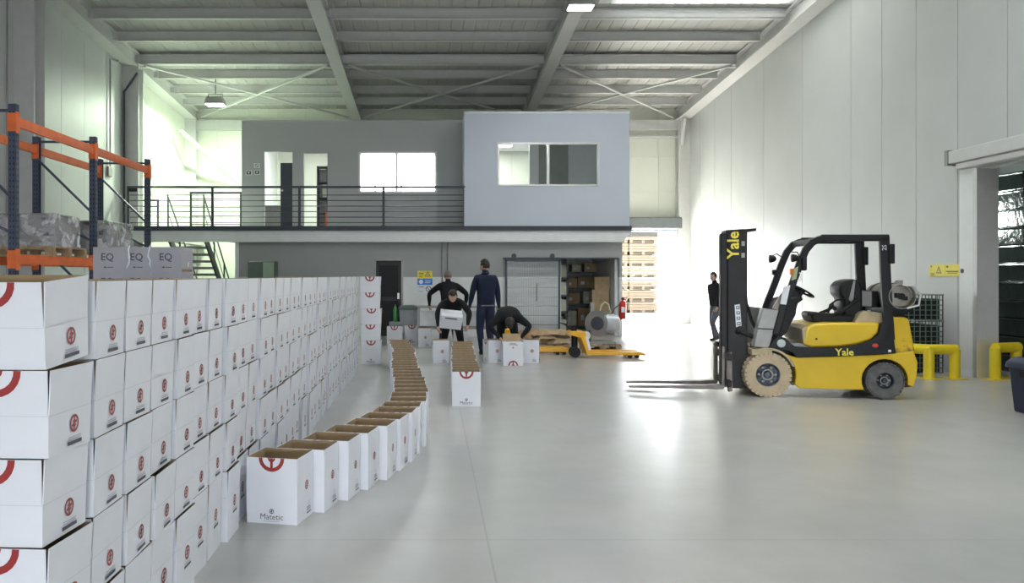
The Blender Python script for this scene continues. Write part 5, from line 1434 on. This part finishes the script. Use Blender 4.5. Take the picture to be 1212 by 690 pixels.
for ly in (.2, .62):
    b = MB(); b.lathe([(.162, 0), (.168, 0), (.168, .04), (.162, .04)], (tx, ly, tz), (0, 1, 0), 28, closed=True); b.build('tank_strap', m_blacksteel, fk)
b = MB(); b.box(tx - .17, tx + .17, .12, .75, tz - .2, tz - .15); b.box(tx - .12, tx + .1, .2, .7, z6(940, 362)[1] - .02, tz - .19); b.build('tank_cradle', m_black, fk)
b = MB(); b.box(tx - .25, tx - .17, .3, .75, tz - .15, tz + .06); b.build('regulator_box', m_black, fk, bevel=.01)
b = MB(); b.box(tx - .03, tx + .05, .12, .16, tz + .15, tz + .2); b.build('tank_latch', m_greymetal, fk)
# mast
mt0, mb0 = z6(380, 64)[1], z6(380, 610)[1]
mx = [z6(q, 330, .2)[0] for q in (348, 417)]
def channel(x0, x1, y, s, z0, z1, name):
    b = MB(); t = .018; d = .07
    b.box(x0, x1, y, y + t * s if s > 0 else y, z0, z1) if s > 0 else b.box(x0, x1, y - t, y, z0, z1)
    ya, yb = (y, y + d) if s > 0 else (y - d, y)
    b.box(x0, x0 + t, ya, yb, z0, z1); b.box(x1 - t, x1, ya, yb, z0, z1)
    return b.build(name, m_blacksteel, fk, bevel=.004, seg=1)
MY0, MY1 = .2, .52
channel(mx[0], mx[1] - .005, MY0, 1, mb0, mt0, 'mast_rail'); channel(mx[0], mx[1] - .005, MY1, -1, mb0, mt0, 'mast_rail')
ix = [z6(q, 330, .3)[0] for q in (328, 352)]
channel(ix[0] - .025, ix[1] + .03, MY0 + .03, 1, mb0 + .03, mt0 - .03, 'inner_rail'); channel(ix[0], ix[1] + .04, MY1 - .03, -1, mb0 + .03, mt0 - .03, 'inner_rail')
b = MB(); q = pz6([(343, 64), (405, 60), (405, 73), (343, 76)], .2); b.prism(q, MY0 - .0, MY1, 'y'); b.build('mast_head', m_blacksteel, fk, bevel=.006)
b = MB(); q = pz6([(400, 61), (449, 57), (449, 66), (420, 70), (400, 74)], .2); b.prism(q, MY0 + .05, MY0 + .25, 'y'); b.build('head_bracket', m_blacksteel, fk)
for z in (.18, .9, 1.6): MB().box(mx[0] + .05, mx[1] - .03, MY0 + .018, MY1 - .018, z, z + .09).build('cross_member', m_blacksteel, fk)
for y in (MY0 + .14, MY1 - .14):
    b = MB(); b.cyl((mx[1] - .03, y, mb0 + .05), (mx[1] - .03, y, 1.35), .035, n=14); b.cyl((mx[1] - .03, y, 1.35), (mx[1] - .03, y, mt0 - .03), .02, n=12); b.build('lift_cylinder', m_blacksteel, fk, smooth=40)
b = MB()
for k in range(3):
    P3 = [z6(a + k * 5, c_, .2) for a, c_ in ((402, 80), (404, 130), (400, 170), (403, 240), (408, 310), (425, 370), (440, 400))]
    b.tube([(p[0] + .01, MY0 + .03 + k * .03, p[1]) for p in P3], .009, 6)
b.build('hydraulic_hoses', m_black, fk, smooth=40)
for zz in (110, 150):
    p = z6(401, zz, .2); MB().box(p[0] - .02, p[0] + .02, MY0 - .01, MY0 + .03, p[1] - .03, p[1] + .03).build('hose_clamp', m_greymetal, fk)
p = z6(369, 115, .2); b = MB(); b.text('Yale', .205, frame((p[0], MY0 - .0015, p[1]), (0, 0, 1), (-1, 0, 0)), bold=.022); b.build('lettering', m_decal, fk)
b = MB(); q = pz6([(372, 319), (390, 316), (396, 392), (377, 395)], .2); b.prism(q, MY0 - .004, MY0 - .001, 'y'); mt = frame((0, MY0 - .0052, 0), (1, 0, 0), (0, 0, 1))
for k in range(4):
    a = z6(383 + k * 1.2, 328 + k * 18, .2); b.quad(a[0] - .022, a[0] + .022, a[1] - .02, a[1] + .02, mt, 1); b.quad(a[0] - .012, a[0] + .012, a[1] - .008, a[1] + .012, mt @ Matrix.Translation((0, 0, .0006)), 0)
b.build('warning_label', [m_whitedec, m_ink], fk)
b = MB(); p0, p1 = z6(385, 408, .2), z6(470, 440, .2); b.cyl((p0[0], MY0 + .0, p0[1]), (p1[0], MY0 + .0, p1[1]), .028, n=12); b.ball((p0[0], MY0, p0[1]), .045, 10); b.build('tilt_cylinder', m_blacksteel, fk, smooth=40)
b = MB(); b.cyl((p0[0] + .03, MY0 - .01, p0[1] + .0), (p0[0] + .03, MY0 + .1, p0[1]), .07, n=18); b.build('mast_pivot', m_blacksteel, fk, bevel=.006)
b = MB(); q0 = (mx[1] - .02, .3); b.box(q0[0], FC[0] + .05, .3, .72, .2, .36); b.build('drive_axle', m_blacksteel, fk)
# carriage and forks
b = MB(); q = pz6([(341, 480), (360, 478), (361, 610), (348, 612), (341, 560)], .2); b.prism(q, .12, .2, 'y'); b.build('carriage_plate', m_fork, fk, bevel=.004); b = MB(); b.prism(q, MY1, MY1 + .08, 'y'); b.build('carriage_plate', m_fork, fk, bevel=.004)
for zz in (.16, .50):
    MB().box(z6(338, 520, .2)[0], z6(352, 520, .2)[0], .0, .98, zz - .045, zz + .045).build('carriage_bar', m_blacksteel, fk, bevel=.006)
f1 = z6(340, 500, .2)[0]; tip = z6(12, 610, .3)[0]
for y in (.2, .68):
    b = MB(); b.prism([(f1, .62), (f1 - .038, .62), (f1 - .042, .125), (f1 - .25, .11), (tip + .15, .085), (tip, .075), (tip, .060), (f1 - .1, .06), (f1 - .02, .065), (f1, .10)], y, y + .11, 'y')
    b.build('fork', m_fork, fk, bevel=.006)
    MB().box(f1 - .02, f1 + .03, y + .02, y + .09, .575, .64).build('fork_hook', m_blacksteel, fk)

# ================================================================== PEOPLE
def ik(a, c, l1, l2, pole):
    a, c, pole = Vector(a), Vector(c), Vector(pole)
    d = c - a; L = min(d.length, (l1 + l2) * .998); d.normalize(); c = a + d * L
    x = (l1 * l1 - l2 * l2 + L * L) / (2 * L); h = math.sqrt(max(0, l1 * l1 - x * x))
    pl = pole - d * pole.dot(d); pl.normalize()
    return a + d * x + pl * h, c
def limb_dist(p, a, b):
    ab = b - a; t = max(0, min(1, (p - a).dot(ab) / max(ab.length_squared, 1e-9))); return (p - (a + ab * t)).length
def person(name_label, loc, yaw, pelvis=.93, lean=4, side=0, head=(0, 0, 0), hands=((-.24, .05, .82), (.24, .05, .82)), feet=((-.1, 0), (.1, .0)),
           elbow=((-.4, -.5, -.2), (.4, -.5, -.2)), top=m_navy, legs=m_jeans, hair=m_hair, bald=False, pelvis_xy=(0, 0), s=1.0, grip=.6, toes=0, collar=None, knee=(0, 1, .1), belt=None):
    """figure facing local +Y; positions in metres for a 1.76 m body, scaled by s"""
    root = tag(empty('person', loc, yaw), name_label, 'person'); root.scale = (s, s, s)
    pel = Vector((pelvis_xy[0], pelvis_xy[1], pelvis))
    tilt = Matrix.Rotation(R(side), 3, 'Y') @ Matrix.Rotation(R(-lean), 3, 'X')
    up = tilt @ Vector((0, 0, 1)); fw = tilt @ Vector((0, 1, 0)); rt = tilt @ Vector((1, 0, 0))
    curve = Matrix.Rotation(R(-lean * .35), 3, 'X')
    up2 = (curve @ up); 
    spine = pel + up * .19; chest = spine + up2 * .20; neckb = chest + up2 * .16
    neck = neckb + (up2 * .8 + fw * .1).normalized() * .05
    hm = Euler((R(head[0]), R(head[1]), R(head[2])), 'XYZ').to_matrix()
    hc = neck + (hm @ Vector((0, .02, .118)))
    V = []; E = []; RAD = []; BN = []
    def vtx(p, r): V.append(Vector(p)); RAD.append(r if isinstance(r, tuple) else (r, r)); return len(V) - 1
    def edge(a, b, part): E.append((a, b)); BN.append((a, b, part))
    i_pel = vtx(pel, (.19, .15)); i_sp = vtx(spine, (.185, .145)); i_ch = vtx(chest, (.20, .155)); i_nb = vtx(neckb, (.115, .095)); i_nk = vtx(neck, (.056, .056)); i_hd = vtx(neck + (hc - neck) * .7, (.06, .06))
    edge(i_pel, i_sp, 'top'); edge(i_sp, i_ch, 'top'); edge(i_ch, i_nb, 'top'); edge(i_nb, i_nk, 'skin'); edge(i_nk, i_hd, 'skin')
    for k, sg in enumerate((-1, 1)):
        sh = chest + up2 * .10 + rt * (.185 * sg)
        elb, wr = ik(sh, hands[k], .295, .265, elbow[k])
        a = vtx(sh, .085); e2 = vtx(sh.lerp(elb, .5), .07); e = vtx(elb, .058); f2 = vtx(elb.lerp(wr, .4), .053); w = vtx(wr, .03)
        edge(i_ch, a, 'top'); edge(a, e2, 'top'); edge(e2, e, 'top'); edge(e, f2, 'top'); edge(f2, w, 'top')
        fd = (wr - elb).normalized()
        inward = (-rt * sg); inward = (inward - fd * inward.dot(fd)).normalized(); across = fd.cross(inward).normalized()
        pm = vtx(wr + fd * .045, (.034, .026)); edge(w, pm, 'skin')
        kn = vtx(wr + fd * .085, (.036, .020)); edge(pm, kn, 'skin')
        for q, ln in enumerate((.068, .078, .072, .055)):
            off = across * ((q - 1.5) * .0195)
            b0 = wr + fd * .09 + off; d1 = (fd * math.cos(grip * .6) + inward * math.sin(grip * .6)); d2 = (fd * math.cos(grip * 1.8) + inward * math.sin(grip * 1.8))
            p1 = b0 + d1 * ln * .55; p2 = p1 + d2 * ln * .5
            j0 = vtx(b0, .0095); j1 = vtx(p1, .009); j2 = vtx(p2, .0075)
            edge(kn, j0, 'skin'); edge(j0, j1, 'skin'); edge(j1, j2, 'skin')
        t0 = wr + fd * .04 - across * .03 * (1 if k else -1) ; t1 = t0 + (fd * .6 - across * .6 * (1 if k else -1) + inward * .5).normalized() * .045; t2 = t1 + (fd * .8 + inward * .6).normalized() * .03
        j1 = vtx(t0, .013); j2 = vtx(t1, .011); j3 = vtx(t2, .0085)
        edge(pm, j1, 'skin'); edge(j1, j2, 'skin'); edge(j2, j3, 'skin')
        hip = pel + rt * (.088 * sg) - Vector((0, 0, .05)); an = Vector((feet[k][0], feet[k][1], .085))
        kne, an = ik(hip, an, .43, .41, knee)
        h = vtx(hip, .11); m1 = vtx(hip.lerp(kne, .5), .095); kx = vtx(kne, .075); c1 = vtx(kne.lerp(an, .35), .068); ax = vtx(an, .055)
        edge(i_pel, h, 'legs'); edge(h, m1, 'legs'); edge(m1, kx, 'legs'); edge(kx, c1, 'legs'); edge(c1, ax, 'legs')
        td = Matrix.Rotation(R(toes * sg if not isinstance(toes, tuple) else toes[k]), 3, 'Z') @ Vector((0, 1, 0))
        hl = vtx((an.x - td.x * .03, an.y - td.y * .03, .042), (.04, .04)); tm = vtx((an.x + td.x * .09, an.y + td.y * .09, .038), (.043, .036)); te = vtx((an.x + td.x * .165, an.y + td.y * .165, .03), (.034, .026))
        edge(ax, hl, 'shoe'); edge(hl, tm, 'shoe'); edge(tm, te, 'shoe')
    me = bpy.data.meshes.new('body'); me.from_pydata([tuple(v) for v in V], E, [])
    o = bpy.data.objects.new('body', me); C.objects.link(o)
    md = o.modifiers.new('skin', 'SKIN'); md.branch_smoothing = .35
    sv = me.skin_vertices[0].data
    for i, r in enumerate(RAD): sv[i].radius = r
    sv[0].use_root = True
    o.modifiers.new('sub', 'SUBSURF').levels = 2
    dg = bpy.context.evaluated_depsgraph_get(); dg.update()
    em = bpy.data.meshes.new_from_object(o.evaluated_get(dg)); bpy.data.objects.remove(o)
    bm = bmesh.new(); bm.from_mesh(em)
    order = {'top': 0, 'legs': 1, 'skin': 2, 'shoe': 3}
    for f in bm.faces:
        c = f.calc_center_median(); best = None
        for a, b_, part in BN:
            dd = limb_dist(c, V[a], V[b_]) / (.5 * (RAD[a][0] + RAD[b_][0]) + .01)
            if best is None or dd < best[0]: best = (dd, part)
        part = best[1]
        if part == 'top' and (c - pel).dot(up) < -.03 and limb_dist(c, pel, pel) < .26: part = 'legs'
        if part == 'legs' and (c - pel).dot(up) > -.02: part = 'top'
        f.material_index = order[part]; f.smooth = True
    # head
    hs = bmesh.new(); bmesh.ops.create_uvsphere(hs, u_segments=20, v_segments=16, radius=1.0)
    for v in hs.verts:
        x, y, z = v.co
        w = 1 - .22 * max(0, -z) ** 1.5; jaw = .14 * max(0, -z) * (1 if y > 0 else -.6)
        nx, ny, nz = x * .077 * w, (y * .097 * w + jaw * .12), z * .118
        if y > .6:
            if abs(x) < .2 and -.42 < z < .12: ny += .020 * (1 - abs(x) / .2) * (1 - abs(z + .2) / .4 if abs(z + .2) < .4 else 0)
            if .08 < z < .32: ny += .004
            if .1 < abs(x) < .5 and -.1 < z < .14: ny -= .006
        v.co = (nx, ny, nz)
    for sg in (-1, 1):
        r_ = bmesh.ops.create_uvsphere(hs, u_segments=8, v_segments=6, radius=1.0)
        for v in r_['verts']: v.co = Vector((v.co.x * .010 + sg * .077, v.co.y * .020 - .008, v.co.z * .032 - .005))
        r_ = bmesh.ops.create_uvsphere(hs, u_segments=8, v_segments=6, radius=.012)
        for v in r_['verts']: v.co += Vector((sg * .031, .084, .012))
        for f in {f for v in r_['verts'] for f in v.link_faces}: f.material_index = 4
        r_ = bmesh.ops.create_uvsphere(hs, u_segments=6, v_segments=5, radius=.0065)
        for v in r_['verts']: v.co += Vector((sg * .031, .0915, .012))
        for f in {f for v in r_['verts'] for f in v.link_faces}: f.material_index = 5
    r_ = bmesh.ops.create_uvsphere(hs, u_segments=10, v_segments=6, radius=1.0)
    for v in r_['verts']: v.co = Vector((v.co.x * .023, v.co.y * .008 + .094, v.co.z * .007 - .060))
    for f in {f for v in r_['verts'] for f in v.link_faces}: f.material_index = 6
    for f in hs.faces:
        f.smooth = True
        if f.material_index == 0: f.material_index = 2
    T = Matrix.Translation(hc) @ hm.to_4x4()
    bmesh.ops.transform(hs, matrix=T, verts=hs.verts)
    tmp = bpy.data.meshes.new('head_part'); hs.to_mesh(tmp); hs.free(); bm.from_mesh(tmp); bpy.data.meshes.remove(tmp)
    fin = bpy.data.meshes.new('body'); bm.to_mesh(fin); bm.free(); bpy.data.meshes.remove(em)
    for m in (top, legs, m_skin, m_shoe, m_eye, m_hair, m_lip): fin.materials.append(m)
    bo = bpy.data.objects.new('body', fin); C.objects.link(bo); bo.parent = root
    # hair
    hb = bmesh.new(); bmesh.ops.create_uvsphere(hb, u_segments=20, v_segments=16, radius=1.0)
    kill = []
    for v in hb.verts:
        x, y, z = v.co
        lim = (.42 if y > .35 else (-.05 if y > -.1 else -.45))
        if z < lim: kill.append(v)
        sc_ = 1.06 if not bald else 1.025
        v.co = (x * .077 * sc_ * 1.01, y * .097 * sc_ - .003, z * .118 * sc_ + .002)
    bmesh.ops.delete(hb, geom=kill, context='VERTS')
    for f in hb.faces: f.smooth = True
    bmesh.ops.transform(hb, matrix=T, verts=hb.verts)
    hm_ = bpy.data.meshes.new('hair'); hb.to_mesh(hm_); hb.free(); hm_.materials.append(hair)
    ho = bpy.data.objects.new('hair', hm_); C.objects.link(ho); ho.parent = root
    sd = ho.modifiers.new('thickness', 'SOLIDIFY'); sd.thickness = .012; sd.offset = 0
    # collar and waist hem
    b = MB(); n = 16; cc = neckb + (neck - neckb) * .35; ax_ = (neck - neckb).normalized(); a_ = ax_.orthogonal().normalized(); b_ = ax_.cross(a_)
    b.tube([cc + (a_ * math.cos(6.283 * i / n) + b_ * math.sin(6.283 * i / n)) * .066 for i in range(n)], .013, 6, closed=True); b.build('collar', collar or top, root, smooth=60)
    if belt:
        b = MB(); cc = pel - up * .03
        b.tube([cc + (rt * (.150 * math.cos(6.283 * i / 20)) + fw * (.135 * math.sin(6.283 * i / 20))) for i in range(20)], .012, 6, closed=True); b.build('belt', belt, root, smooth=60)
    return root
PI = math.pi
# man standing with his back to the camera
x, y = g(577, 420)
person('man standing with his back turned in navy jumper and blue jeans', (x - .03, y, 0), R(18), pelvis=.95, lean=2, head=(0, 0, 28),
       hands=((-.30, .10, .86), (.29, .04, .80)), elbow=((-.6, -.6, 0), (.6, -.7, 0)), feet=((-.08, .0), (.10, -.06)), s=1.045, grip=.8, toes=8, belt=m_belt)
# man with cropped hair, back turned, leaning on the bench
person('man with cropped grey hair leaning over the bench, black jumper, back turned', (X(531, 17.2), 17.2, 0), R(3), pelvis=.90, lean=20, pelvis_xy=(0, -.08), head=(-16, 0, 0),
       hands=((-.40, .30, .93), (.40, .30, .93)), elbow=((-1, -.3, .2), (1, -.3, .2)), feet=((-.16, -.05), (.16, -.05)), top=m_blackcloth, hair=m_hairgrey, bald=True, s=.99, legs=m_jeans)
# stooping packer holding the tilted carton, facing the camera
hx, hy = HELD.x, HELD.y
person('stooping packer in black facing the camera with a white carton in both hands', (hx + .04, hy + .62, 0), PI, pelvis=.80, lean=48, pelvis_xy=(0, -.12), head=(-42, 0, 0),
       hands=((-.27, .62, .64), (.27, .62, .62)), elbow=((-1, -.2, .4), (1, -.2, .4)), feet=((-.2, .02), (.2, .02)), top=m_blackcloth, legs=m_blackcloth, s=1.0, grip=.9, knee=(0, 1, 0))
# man bending deep over the upside down carton
x, y = g(607.5, 433)
person('man in black bending deep over the upside down carton, crown of his head showing', (x - .02, y + .90, 0), PI, pelvis=.90, lean=84, pelvis_xy=(0, -.16), head=(-100, 0, 0),
       hands=((-.19, .58, .46), (.19, .58, .46)), elbow=((-1, .3, .1), (1, .3, .1)), feet=((-.17, .0), (.17, .05)), top=m_blackcloth, legs=m_jeans, s=1.0, grip=.8)
# man walking by the forklift mast
x, y = g(847.5, 403)
person('man in dark jacket and grey trousers walking behind the forklift mast', (x, y, 0), R(115), pelvis=.92, lean=4, head=(-6, 0, 0),
       hands=((-.26, .22, .86), (.25, -.08, .80)), elbow=((-.4, -.8, 0), (.4, -.8, 0)), feet=((-.08, .12), (.08, -.14)), top=m_blackcloth, legs=m_greyjeans, s=.93)
